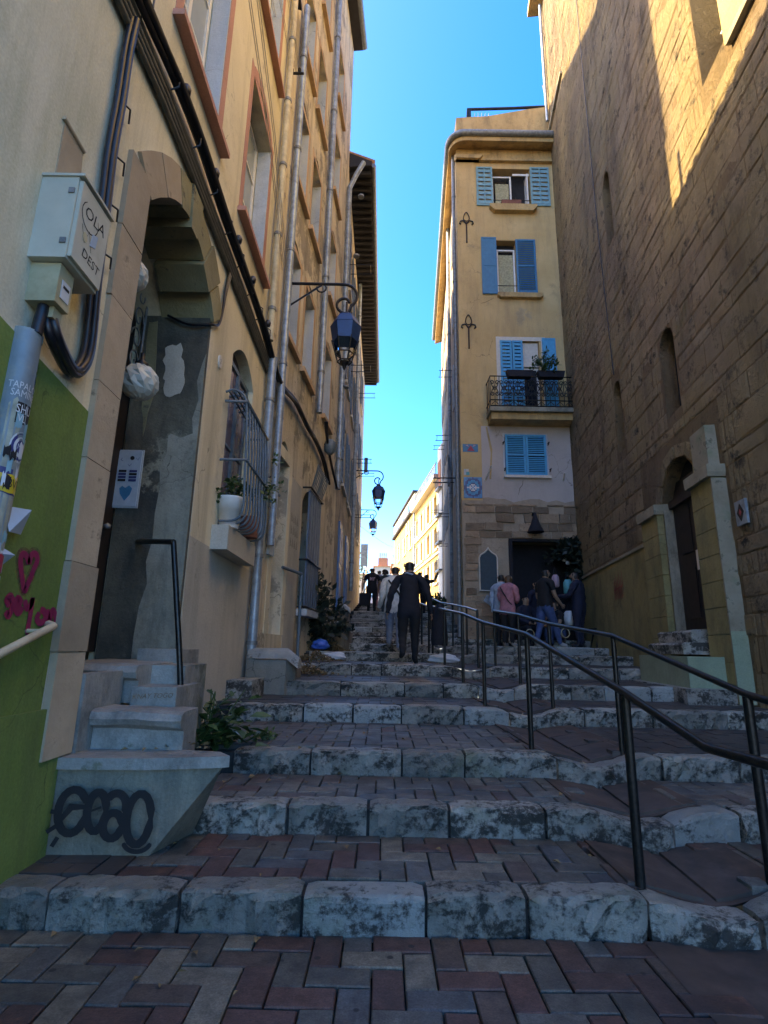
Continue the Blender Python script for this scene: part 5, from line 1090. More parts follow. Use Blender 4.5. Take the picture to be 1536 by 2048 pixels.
# rubble base: stones in mortar
bx(hM, CF, 'rubble_mortar', M['mortar'], SX0 - .01, 3.45, 0, .03, .8, 5.28); bx(hM, CF, 'rubble_mortar', M['mortar'], 3.45, SX1, 0, .0299, 4.24, 5.3)
mb = MB(CF); P = [(SX0 - .01, 5.28)] + [(SX0 + (SX1 - SX0) * k / 14, 5.3 + R.uniform(0, .16)) for k in range(15)] + [(SX1, 5.29)]; mb.prism(P, 0, .026); mb.build('broken_render_edge', M['mortar'], hM)
z = 1.3
while z < 5.2:
    h = R.uniform(.16, .3); s = SX0 + R.uniform(0, .08)
    while s < SX1 - .05:
        w = R.uniform(.25, .6); e = min(s + w, SX1 - .01)
        if (e < 3.44 or z > 4.26) and not (2.5 < (s + e) / 2 < 3.3 and 2.5 < z < 4.1) and R.random() < .86:
            mb = MB(CF); c, d = z + .012, min(z + h, 5.27) - .012; a, b_ = s + .015, e - .015; j = lambda: R.uniform(-.03, .03)
            pts = [(a + j() * .5, c + j() * .5), ((a + b_) / 2, c + j() * .4), (b_ + j() * .5, c + j() * .5), (b_ + j() * .4, (c + d) / 2), (b_ + j() * .5, d + j() * .5), ((a + b_) / 2, d + j() * .4), (a + j() * .5, d + j() * .5)]
            mb.prism(pts, .02, .045 + R.uniform(0, .05)); mb.build('rubble_stone', M['rubble'], hM)
        s = e
    z += h
# top windows
window(hM, CF, 3.37, 4.02, 15.36, 16.6, -.12, M['white'], M['lampglazing'], 1, 1); cu = MB(CF)
for k in range(8): cu.box(3.5 + .055 * k, 3.56 + .055 * k, -.2 - .01 * (k % 2), -.17 - .01 * (k % 2), 15.36, 16.35)
cu.build('curtain', M['curtain'], hM); mb = MB(CF); mb.box(4.5, 4.54, -.28, .02, 15.36, 16.6); mb.box(4.05, 4.6, -.05, -.02, 16.55, 16.62); mb.build('open_sash', M['white'], hM)
shutter(hM, CF, 2.84, 3.37, 15.3, 16.82, .015, M['shut_pale'], 8, label='faded pale blue shutter', mid=False); shutter(hM, CF, 4.62, 5.24, 15.32, 16.84, .015, M['shut_pale'], 8, label='faded pale blue shutter', mid=False)
mb = MB(CF); mb.prism([(3.24, 15.26), (4.76, 15.26), (4.76, 15.18), (4.62, 15.02), (3.38, 15.02), (3.24, 15.18)], 0, .18); mb.build('window_sill', M['center_dirty'], hM)
tp = thing('window_box', 'terracotta trough of tiny plants on the top window sill of the blue-shuttered house', 'planter', (4.0, 14.9, 15.27)); bx(tp, CF, 'trough', M['terracotta'], 3.62, 4.25, .04, .17, 15.27, 15.42); foliage(CF, (3.9, .1, 15.46), .18, 40, M['leaf'], 'foliage', tp, .05, .4, 41)
tb(hM, CF, 'guard_bar', M['iron'], [(3.36, .03, 15.52), (4.62, .03, 15.52)], .012, 5)
# second windows
shutter(hM, CF, 2.94, 3.42, 12.02, 14.08, .02, M['shut_blue'], 0, split=False, solid=True, label='solid deep blue shutter'); shutter(hM, CF, 4.03, 4.66, 12.08, 14.02, .02, M['shut_blue'], 24, split=False, label='louvred blue shutter')
window(hM, CF, 3.45, 4.03, 12.12, 13.75, -.12, M['white'], M['lampglazing'], 1, 1); cu = MB(CF)
for k in range(7): cu.box(3.52 + .065 * k, 3.588 + .065 * k, -.2 - .01 * (k % 2), -.18 - .01 * (k % 2), 12.12, 13.6)
cu.build('curtain', M['curtain'], hM)
mb = MB(CF); mb.prism([(3.4, 12.02), (4.8, 12.02), (4.8, 11.93), (4.7, 11.86), (3.5, 11.86), (3.4, 11.93)], 0, .14); mb.build('window_sill', M['center_dirty'], hM); frame_strip(hM, CF, 3.42, 4.64, 12.1, 14.02, .12, .008, M['center'], 'surround', False)
tb(hM, CF, 'guard_bar', M['iron'], [(3.4, .03, 12.32), (4.05, .03, 12.32)], .012, 5)
# balcony window
frame_strip(hM, CF, 3.44, 4.68, 8.1, 10.42, .13, .012, M['offwhite'], 'surround', False)
shutter(hM, CF, 3.42, 3.77, 8.1, 10.4, .03, M['shut_bright'], 18, split=False, label='bright blue louvred shutter'); shutter(hM, CF, 3.79, 4.1, 8.1, 10.4, .03, M['shut_bright'], 18, split=False, label='bright blue louvred shutter'); shutter(hM, CF, 4.7, 5.1, 8.1, 10.5, .03, M['shut_bright'], 0, split=False, solid=True, label='bright blue solid shutter')
bx(hM, CF, 'blind_box', M['offwhite'], 4.1, 4.6, -.15, -.08, 9.6, 10.4); window(hM, CF, 4.1, 4.6, 8.1, 9.58, -.14, M['white'], M['glass'], 1, 1, .06)
bal = bx(hM, CF, 'balcony_slab', M['reveal'], 2.95, 5.62, 0.0, .62, 7.84, 7.97); bx(hM, CF, 'balcony_corbel', M['center_dirty'], 3.0, 5.58, 0, .5, 7.64, 7.838)
rl = thing('balcony_railing', 'black wrought iron balcony railing full of scrolls on the blue-shuttered house', 'railing', (4.2, 14.4, 7.97))
for z in (8.0, 8.18, 8.92): tb(rl, CF, 'bar', M['iron'], [(2.97, .02, z), (2.97, .59, z), (5.6, .59, z), (5.6, .02, z)], .018, 5)
for k in range(11): s = 2.97 + 2.63 * k / 10; tb(rl, CF, 'upright', M['iron'], [(s, .59, 7.97), (s, .59, 8.92)], .012, 4)
for k in range(10):
    c = 2.97 + 2.63 * (k + .5) / 10; mb = MB(CF)
    for zc, sg in ((8.72, 1), (8.38, -1)):
        for sx in (-1, 1):
            mb.tube([(c + sx * (.065 + (.055 - .045 * t / 12) * math.cos(t * .62 + (0 if sg > 0 else 0))), .59, zc + sg * (.08 - .065 * t / 12) * math.sin(t * .62)) for t in range(13)], .014, 4)
            mb.tube([(c + sx * .1, .59, zc - sg * .02), (c + sx * .07, .59, zc - sg * .12), (c, .59, zc - sg * .18)], .014, 4)
    mb.tube([(c + .05 * math.cos(a), .59, 8.55 + .06 * math.sin(a)) for a in [PI * i / 5 for i in range(11)]], .012, 4); mb.tube([(c, .59, 8.0), (c, .59, 8.92)], .008, 4)
    mb.tube([(c - .1, .59, 8.04), (c, .59, 8.15), (c + .1, .59, 8.04)], .012, 4); mb.build('scroll_panel', M['iron'], rl)
for k, y in enumerate((.15, .4)): tb(rl, CF, 'upright', M['iron'], [(2.97, y, 7.97), (2.97, y, 8.92)], .012, 4); tb(rl, CF, 'upright', M['iron'], [(5.6, y, 7.97), (5.6, y, 8.92)], .012, 4)
for k, (a, b_, lab) in enumerate(((3.42, 4.16, 'dark empty planter box on the balcony rail at the left'), (4.3, 5.08, 'dark planter box with bushy pale-tipped plant on the balcony rail'))):
    p_ = thing('balcony_planter', lab, 'planter', (a, 14.3, 8.85)); mb = MB(CF); mb.prism([(a, 9.02), (b_, 9.02), (b_ - .05, 8.82), (a + .05, 8.82)], .6, .8); mb.build('box', M['cloth_dark'], p_)
    if k: foliage(CF, (4.55, .72, 9.2), .26, 420, M['leaf'], 'foliage', p_, .12, 1.1, 51); foliage(CF, (4.55, .74, 9.35), .18, 45, M['paper'], 'pale_tips', p_, .035, 1.0, 52)
# shuttered lower window
for a, b_ in ((3.47, 4.055), (4.065, 4.65)): shutter(hM, CF, a, b_, 6.13, 7.36, .01, M['shut_bright'], 20, split=False, label='closed bright blue louvred shutter')
bx(hM, CF, 'window_sill', M['offwhite'], 3.4, 4.74, 0, .1, 6.04, 6.115); frame_strip(hM, CF, 3.46, 4.66, 6.12, 7.36, .05, .006, M['bluegrey'], 'surround', False)
for s, z in ((3.4, 7.1), (3.42, 6.3), (4.7, 7.1), (4.72, 6.3)): tb(hM, CF, 'hinge', M['iron'], [(s, .02, z), (s + .04, .05, z + .04), (s, .05, z - .06)], .018, 5)
tb(hM, CF, 'flag_stub', M['offwhite'], [(2.86, 0, 5.95), (3.0, .3, 6.3)], .022, 5); tb(hM, CF, 'flag_stub', M['offwhite'], [(5.1, 0, 6.0), (5.07, .25, 6.15)], .022, 5)
mb = MB(CF); mb.ribbon([(3.95, 6.0), (3.93, 5.85), (3.85, 5.75), (3.8, 5.55)], .012, .003); mb.ribbon([(3.3, 11.9), (3.05, 11.75), (2.9, 11.7)], .012, .003); mb.build('render_crack', M['dark'], hM)
mb = MB(CF); mb.prism([(2.92, 7.6), (2.97, 7.6), (3.1, 6.9), (3.04, 6.0), (2.99, 6.0), (3.05, 6.8)], 0, .004); mb.build('old_render_edge', M['center_dirty'], hM)
for zt, lab in ((14.95, 'upper wrought iron wall anchor with fleur head on the ochre corner'), (11.2, 'lower wrought iron wall anchor with fleur head on the ochre corner')):
    t_ = thing('wall_anchor', lab, 'wall anchor', (2.48, 14.95, zt - 1.2)); tb(t_, CF, 'rod', plain('rusty_iron', (.06, .025, .02), .7, .2), [(2.48, .06, zt - .35), (2.48, .06, zt - 1.1)], .022, 5)
    mb = MB(CF); mb.tube([(2.48 + .09 * math.sin(a) * (1 + .45 * math.cos(a)), .06, zt - .12 - .17 * math.cos(a)) for a in [2 * PI * i / 12 for i in range(13)]], .016, 5)
    for sx in (-1, 1): mb.tube([(2.48, .06, zt - .4), (2.48 + sx * .1, .06, zt - .27), (2.48 + sx * .2, .06, zt - .3), (2.48 + sx * .22, .06, zt - .38), (2.48 + sx * .17, .06, zt - .41)], .022, 5)
    mb.build('fleur_head', M['iron'], t_)
# eave, cornice, parapet
q = MB(); E0 = []
for k in range(9):
    a = PI / 2 * k / 8; E0.append((1.95 + .5 - .5 * math.sin(a), 14.55 + .5 - .5 * math.cos(a)))
inner = [(5.78, 15.05)] + [(2.2 + .05, 15.05)] * 1 + [(2.97, 27)]
outer = [(5.78, 14.55)] + E0 + [(2.6, 27)]
def strip_ring(zs, name, mat, grow=0):
    mb = MB(); P = [(5.78, 14.55 - grow)] + [(x - grow * .7, y - grow * .7) for x, y in E0] + [(2.62 - grow, 27)]
    Q = [(5.78, 15.02)] + [(2.25, 15.02)] * len(E0) + [(2.97, 27)]
    n = len(P); mb.add([(x, y, zs[0]) for x, y in P] + [(x, y, zs[0] + .12) for x, y in Q] + [(x, y, zs[1]) for x, y in P] + [(x, y, zs[1] + .35) for x, y in Q],
        [(i, i + 1, n + i + 1, n + i) for i in range(n - 1)] + [(2 * n + i, 2 * n + i + 1, 3 * n + i + 1, 3 * n + i) for i in range(n - 1)] + [(i, i + 1, 2 * n + i + 1, 2 * n + i) for i in range(n - 1)]); return mb.build(name, mat, hM, recalc=False)
strip_ring((17.45, 17.63), 'eave_soffit', M['center_dirty'])
tb(hM, IDF, 'eave_gutter', M['gutterm'], [(5.78, 14.5, 17.7)] + [(x - .03, y - .04, 17.7) for x, y in E0] + [(2.55, 27, 17.75)], .105, 10)
for k in range(8): s = 2.7 + k * .4; tb(hM, IDF, 'gutter_hook', M['gutterm'], [(s, 14.38, 17.66), (s, 14.48, 17.82), (s, 14.7, 17.82)], .014, 4)
q = MB()
for k in range(13): s = 2.6 + k * .25; q.tube([(s, 14.52, 17.78), (s, 15.0, 17.9)], .09, 6)
q.build('roof_tiles', M['offwhite'], hM, kind='stuff')
bx(hM, CF, 'cornice', M['center_dirty'], SX0 - .05, SX1, 0, .12, 17.02, 17.1); bx(hM, CF, 'cove', M['center_dirty'], SX0, SX1, 0, .05, 17.1, 17.5); mb = MB(CF); mb.prism([(SX0 - .08, 17.15), (3.05, 17.15), (2.95, 17.02), (SX0 - .02, 17.02)], .0, .2); mb.build('corner_capital', M['center_dirty'], hM)
mb = MB(CF); mb.prism([(2.22, 17.62), (5.58, 17.62), (5.58, 19.5), (4.7, 19.35), (3.3, 19.02), (2.22, 18.92)], -.5, -.03); mb.build('terrace_parapet', M['center_dirty'], hM)
tb(hM, CF, 'terrace_rail', M['cloth_dark'], [(2.62, -.1, 18.9), (2.62, -.1, 19.36), (4.2, -.1, 19.45), (5.5, -.1, 19.56)], .05, 5)
bx(hM, CF, 'terrace_screen', M['iron'], 2.6, 2.74, -.16, -.06, 18.95, 19.32); tb(hM, CF, 'aerial', M['iron'], [(5.42, -.1, 19.4), (5.28, -.1, 20.5)], .02, 4)
for k in range(5): tb(hM, CF, 'terrace_stalk', M['offwhite'], [(2.85 + k * .12, -.12, 18.95), (2.88 + k * .12, -.12, 19.25)], .012, 4)
# posters, mosaic, board, lamp
po = thing('blue_poster', 'small blue poster with pink and red triangle figure on the ochre house corner', 'poster', (2.45, 14.96, 6.8)); bx(po, CF, 'sheet', M['shut_blue'], 2.24, 2.68, .031, .036, 6.8, 7.04); mb = MB(CF); mb.prism([(2.36, 6.83), (2.58, 6.83), (2.47, 7.0)], .0365, .039); mb.build('figure', M['crimson'], po); mb = MB(CF); mb.prism([(2.32, 7.0), (2.42, 6.95), (2.38, 7.02)], .0365, .039); mb.prism([(2.62, 7.0), (2.52, 6.95), (2.56, 7.02)], .0365, .039); mb.build('figure_mark', M['pinkp'], po)
mo = thing('mosaic_plaque', 'square blue ring-patterned tile mosaic with white blocky motif on the house corner', 'mosaic', (2.5, 14.96, 5.42))
bx(mo, CF, 'backing', M['mdark'], 2.25, 2.77, .031, .04, 5.42, 6.04)
for i in range(13):
    for j in range(15):
        u, v = abs(i - 6), abs(j - 7); d = max(u * 1.1, v * .95); r_ = math.hypot(u, v * .88)
        white = (u + v <= 3 and v <= 2 and not (u == 1 and v == 1) and not (u == 0 and v == 0)) or (u == 4 and v == 0)
        mt_ = M['white'] if white else [M['mblue'], M['mdark'], M['shut_bright'], M['mdark'], M['mblue']][int(r_ / 1.55) % 5]
        mb = MB(CF); a, c = 2.255 + i * .0393, 5.425 + j * .0407; mb.box(a + .002, a + .037, .04, .046, c + .002, c + .0385); mb.build('mosaic_tile', mt_, mo)
ti = thing('small_tile_piece', 'little pale mosaic fragment just above the blue mosaic plaque', 'mosaic', (2.3, 14.96, 6.1)); bx(ti, CF, 'tile', M['bluegrey'], 2.26, 2.32, .031, .038, 6.1, 6.28); bx(ti, CF, 'tile', M['offwhite'], 2.325, 2.4, .031, .038, 6.2, 6.28); bx(ti, CF, 'tile', M['teal'], 2.325, 2.42, .031, .038, 6.1, 6.19)
bd = thing('menu_board', 'dark arched board with white rim on the rubble wall left of the shop', 'board', (2.85, 14.9, 2.8))
ac = [(2.63, 2.82), (3.12, 2.82), (3.12, 3.72), (3.08, 3.8), (2.98, 3.86), (2.9, 3.94), (2.875, 4.0), (2.85, 3.94), (2.77, 3.86), (2.67, 3.8), (2.63, 3.72)]
mb = MB(CF); mb.prism(ac, .068, .1); mb.build('board', M['board'], bd); tb(bd, CF, 'rim', M['offwhite'], [(s, .1, z) for s, z in ac + [ac[0]]], .022, 5)
sg = thing('tilted_sign', 'small grey panel leaning askew below the arched board', 'sign', (2.95, 14.85, 2.3)); mb = MB(CF); mb.prism([(2.72, 2.55), (2.82, 2.72), (3.12, 2.5), (3.03, 2.32)], .07, .1); mb.build('panel', M['pipe'], sg)
wl_ = thing('shop_lamp', 'dark cone-shaped wall lamp above the shop entrance', 'lamp', (4.15, 14.8, 4.4)); mb = MB(CF); mb.lathe((4.16, .28, 4.42), [(.23, 0), (.22, .03), (.13, .22), (.07, .4), (.03, .55)], 14); mb.build('shade', M['cloth_dark'], wl_); tb(wl_, CF, 'arm', M['iron'], [(4.13, 0, 4.85), (4.15, .15, 5.0), (4.16, .28, 4.95)], .025, 6)
# shop front: frame, blue edge, counter, creeper
bx(hM, CF, 'shop_lintel', M['cloth_dark'], 3.46, 5.5, -.1, .05, 4.2, 4.28); bx(hM, CF, 'shop_jamb', M['cloth_dark'], 3.46, 3.56, -.4, .045, 1.3, 4.2); bx(hM, CF, 'blue_edge', M['shut_blue'], 5.42, 5.52, -.2, .1, 1.3, 4.7)
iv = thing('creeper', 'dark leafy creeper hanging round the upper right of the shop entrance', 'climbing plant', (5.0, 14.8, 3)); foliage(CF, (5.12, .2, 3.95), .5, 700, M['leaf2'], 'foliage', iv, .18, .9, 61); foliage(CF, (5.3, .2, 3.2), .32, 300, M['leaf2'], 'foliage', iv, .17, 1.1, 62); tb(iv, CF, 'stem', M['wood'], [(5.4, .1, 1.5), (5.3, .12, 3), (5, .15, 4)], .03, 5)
TRP = []
for k in range(6): mb = MB(CF); c = (4.75 + R.uniform(0, .6), .28, 2.9 + R.uniform(0, .9)); mb.lathe(c, [(.0, 0), (.05, .02), (.05, .1), (0, .13)], 7); TRP.append((c[0], tag(mb.build('hanging_trinket', M['bluegrey'] if k % 2 else M['offwhite'], None), '', 'trinket', 'trinkets in the creeper')))
for k, (_, o) in enumerate(sorted(TRP, key=lambda q: q[0])): o['label'] = 'small trinket hanging in the shop creeper, ' + ['leftmost of six', 'second of six from the left', 'third of six from the left', 'third of six from the right', 'second of six from the right', 'rightmost of six'][k]
# ------------------------------------------------------------------ far end of the street
YF = Fr((3.0 + .1035 * 27, 0), (-1.76, 17), -1)
def farhouse(name, label, s0, s1, zb, ze, wins, roof, mat, rail=False):
    t = thing(name, label, 'house', tuple(YF((s0 + s1) / 2, 0, zb))); ops = [(s, s + w, z, z + h, r_, .2) for s, w, z, h, r_ in wins]
    facade(YF, s0, s1, zb - 1.5, ze, ops, 'wall', mat, t, 3.0)
    for s, w, z, h, r_ in wins:
        window(t, YF, s + .03, s + w - .03, z, z + h - r_, -.12, M['white'], M['glass_sky'], 2, 2, .05); dark_back(t, YF, s, s + w, z, z + h, -.199)
        shutter(t, YF, s - w * .52, s - .02, z, z + h - r_ * .5, .012, M['shut_far'], 10, slat_parts=False, split=False); shutter(t, YF, s + w + .02, s + w * 1.52, z, z + h - r_ * .5, .012, M['shut_far'], 10, slat_parts=False, split=False)
        bx(t, YF, 'window_sill', M['offwhite'], s - .15, s + w + .15, 0, .1, z - .1, z - .004)
    return t
w1 = [(s, .8, z, 1.25, .12) for z in (4.6, 6.4, 8.2) for s in (28.6, 30.7, 32.9, 34.6)]
h1 = farhouse('yellow_house', 'sunlit yellow house with white shutters and roof railing, nearer one up the street', 27.9, 35.7, 3.4, 10.0, w1, 0, M['yellow'])
for z in (6.05, 7.9): bx(h1, YF, 'string_course', M['offwhite'], 27.9, 35.7, 0, .09, z, z + .1)
bx(h1, YF, 'cornice', M['offwhite'], 27.8, 35.75, -.3, .35, 10.0, 10.22)
for k in range(26): tb(h1, YF, 'baluster', M['gutterm'], [(28 + .3 * k, .2, 10.2), (28 + .3 * k, .2, 10.85)], .02, 4)
tb(h1, YF, 'roof_rail', M['gutterm'], [(27.9, .2, 10.87), (35.6, .2, 10.87)], .035, 5)
mb = MB(YF)
for k in range(7): 
    s = 28.3 + k * .9; mb.ribbon([(s, 4.1), (s + .2, 4.5), (s + .5, 4.05), (s + .6, 4.45), (s + .75, 4.1)], .07, .008 + k * .0005)
mb.build('wall_tags', M['gutterm'], h1)
w2 = [(s, .75, z, 1.3, 0) for z in (5.7, 8.0) for s in (37.4, 40.3, 43.6)] + [(39.0, .6, 9.3, .9, 0)]
h2 = farhouse('yellow_house', 'sunlit yellow house with dark eave and penthouse floor, farther one up the street', 35.75, 47, 4.4, 10.3, w2, 0, M['yellow'])
q = MB(YF); q.prism([(35.7, 10.3), (47.1, 10.3), (47.1, 10.5), (35.7, 10.5)], -2, .22); q.build('eave', M['eave'], h2); bx(h2, YF, 'attic_wall', M['offwhite'], 36, 46.9, -2, .05, 10.5, 11.5); q = MB(YF); q.prism([(35.8, 11.5), (47.1, 11.5), (47.1, 11.62), (35.8, 11.62)], -2, .2); q.build('attic_eave', M['eave'], h2)
for s in (38, 41, 44): bx(h2, YF, 'attic_window', M['glass'], s, s + .9, .05, .07, 10.65, 11.3)
pipe(YF, [(35.72, .1, 10.2), (35.72, .1, 4.5)], .07, M['pipe'], 'thin drainpipe between the two sunlit yellow houses', 3)
hN = thing('pale_narrow_house', 'narrow pale sunlit house front with thin bars between the corner house and the yellow houses', 'house', tuple(YF(27.2, 0, 3)))
mb = MB(YF); mb.box(26.9, 27.88, -3, .12, 2.5, 11.6); mb.build('wall', M['offwhite'], hN); bx(hN, YF, 'brick_patch', M['brick'], 27.1, 27.85, .12, .14, 9.4, 10.8)
for z in (5, 6.4, 7.8, 9.2): bx(hN, YF, 'floor_band', M['gutterm'], 26.9, 27.88, .12, .3, z, z + .08); [tb(hN, YF, 'bar', M['gutterm'], [(27 + .2 * k, .28, z + .08), (27 + .2 * k, .28, z + .6)], .015, 4) for k in range(5)]
def blockhouse(name, label, x0, x1, y0, y1, zb, ze, mat, rise=.6, windows=True):
    t = thing(name, label, 'house', ((x0 + x1) / 2, y0, zb)); bx(t, IDF, 'wall', mat, x0, x1, y0, y1, zb - 2, ze)
    mb = MB(); mb.add([(x0 - .2, y0 - .2, ze), (x1 + .2, y0 - .2, ze), (x1 + .2, y1, ze), (x0 - .2, y1, ze), (x0 - .2, (y0 + y1) / 2, ze + rise), (x1 + .2, (y0 + y1) / 2, ze + rise)], [(0, 1, 5, 4), (2, 3, 4, 5), (0, 4, 3), (1, 2, 5), (0, 3, 2, 1)]); mb.build('roof', M['tile'], t)
    if windows:
        n = max(1, int((x1 - x0) / 1.6))
        for k in range(n):
            for z in (zb + 1.2, zb + 3.6):
                if z + 1.4 < ze: xm = x0 + (x1 - x0) * (k + .5) / n; bx(t, IDF, 'window', M['glass'], xm - .35, xm + .35, y0 - .04, y0 - .01, z, z + 1.3)
    return t
bh = blockhouse('distant_house', 'distant pale house with orange brick chimney stack at the head of the street', -.9, 2.0, 60, 66, 6.5, 9.9, M['E_wall']); bx(bh, IDF, 'chimney', M['brick'], -.55, .55, 60.2, 61.4, 9.7, 10.9)
for k in range(4): bx(bh, IDF, 'chimney_pot', M['tile'], -.4 + k * .22, -.27 + k * .22, 60.6, 60.8, 10.9, 11.5)
b2 = blockhouse('distant_house', 'distant cream house with flat roof terrace left of the yellow houses', .9, 4.5, 49, 56, 5.6, 8.6, M['offwhite'], .1); foliage(IDF, (1.5, 48.7, 9.0), .8, 160, M['leaf'], 'roof_plants', b2, .25, .5, 71)
blockhouse('distant_house', 'distant greenish house behind the woman with raised arms', 1.6, 6, 43.5, 48, 5.0, 6.9, M['rw_green'], .3)
blockhouse('distant_house', 'farthest low house at the left end of the street', -6, -2.2, 62, 70, 6.8, 9.3, M['E_wall'])
tr = thing('street_tree', 'sparse small tree far up the street behind the grey sign panel', 'tree', (-1.75, 46, 5)); tb(tr, IDF, 'trunk', M['wood'], [(-1.75, 46, 4.8), (-1.72, 46, 6.4), (-1.6, 46.1, 7.4)], .07, 6); foliage(IDF, (-1.65, 46, 7.2), 1.0, 220, M['leaf'], 'crown', tr, .25, 1.2, 81)
gp = thing('grass_tuft', 'sunlit grass tuft at the foot of the corner house up the steps', 'plant', (2.55, 24.5, 3.0)); foliage(IDF, (2.5, 24.3, 3.25), .4, 220, M['leaf'], 'blades', gp, .22, .6, 91)
ow = thing('overhead_wire', 'thin wire crossing the pale sky between the far houses', 'wire', (-1, 28, 8)); tb(ow, IDF, 'wire', M['cable'], smooth([(-1.2, 27, 7.2), (.3, 31, 6.95), (1.9, 36.5, 7.6)], 5), .01, 4)
# brackets on the right-hand fronts and laundry
for k, (s, z, L) in enumerate(((17.2, 6.7, .75), (19, 8.9, .6), (20.5, 6.3, .5), (22.5, 5.5, .5), (18, 11, .5), (24, 10.4, .55), (25.5, 7.7, .6))):
    t_ = thing('clothes_bracket', ['long iron bracket jutting over the street by the corner house', 'clothes-line bracket above the long iron one', 'short bracket just below the long iron one', 'lowest bracket on the corner house side', 'bracket high on the corner house side', 'far upper bracket on the corner house side', 'far lower bracket on the corner house side'][k], 'bracket', tuple(SIDE(s, 0, z)), 'brackets on the right-hand street front')
    for a in (0, .5): tb(t_, SIDE, 'rod', M['iron'], [(s + a, 0, z), (s + a, L, z)], .022 if k == 0 else .014, 4)
    tb(t_, SIDE, 'line', M['iron'], [(s, L - .05, z), (s + .5, L - .05, z)], .008, 4)
ln = thing('hung_laundry', 'pale cloth hanging by the long iron bracket', 'laundry', tuple(SIDE(17.6, .3, 6.6)))
mb = MB(SIDE); P = [(17.2 + .5 * i / 6, .22 + .05 * math.sin(i * 1.9 + j), 7.5 - .95 * j / 6 + .04 * math.sin(i * 2.2)) for j in range(7) for i in range(7)]; mb.add([SIDE(*p) for p in P], [(j * 7 + i, j * 7 + i + 1, (j + 1) * 7 + i + 1, (j + 1) * 7 + i) for j in range(6) for i in range(6)], 0, True); mb.build('cloth', M['paper_blue'], ln)
pipe(SIDE, [(15.25, .1, 17.8), (15.25, .1, 1.6)], .06, M['gutterm'], 'dark drainpipe on the street side of the blue-shuttered house', 5); pipe(SIDE, [(18.6, .1, 17.8), (18.6, .1, 2.2)], .06, M['pipe'], 'second drainpipe further along the street side of the corner house', 5)
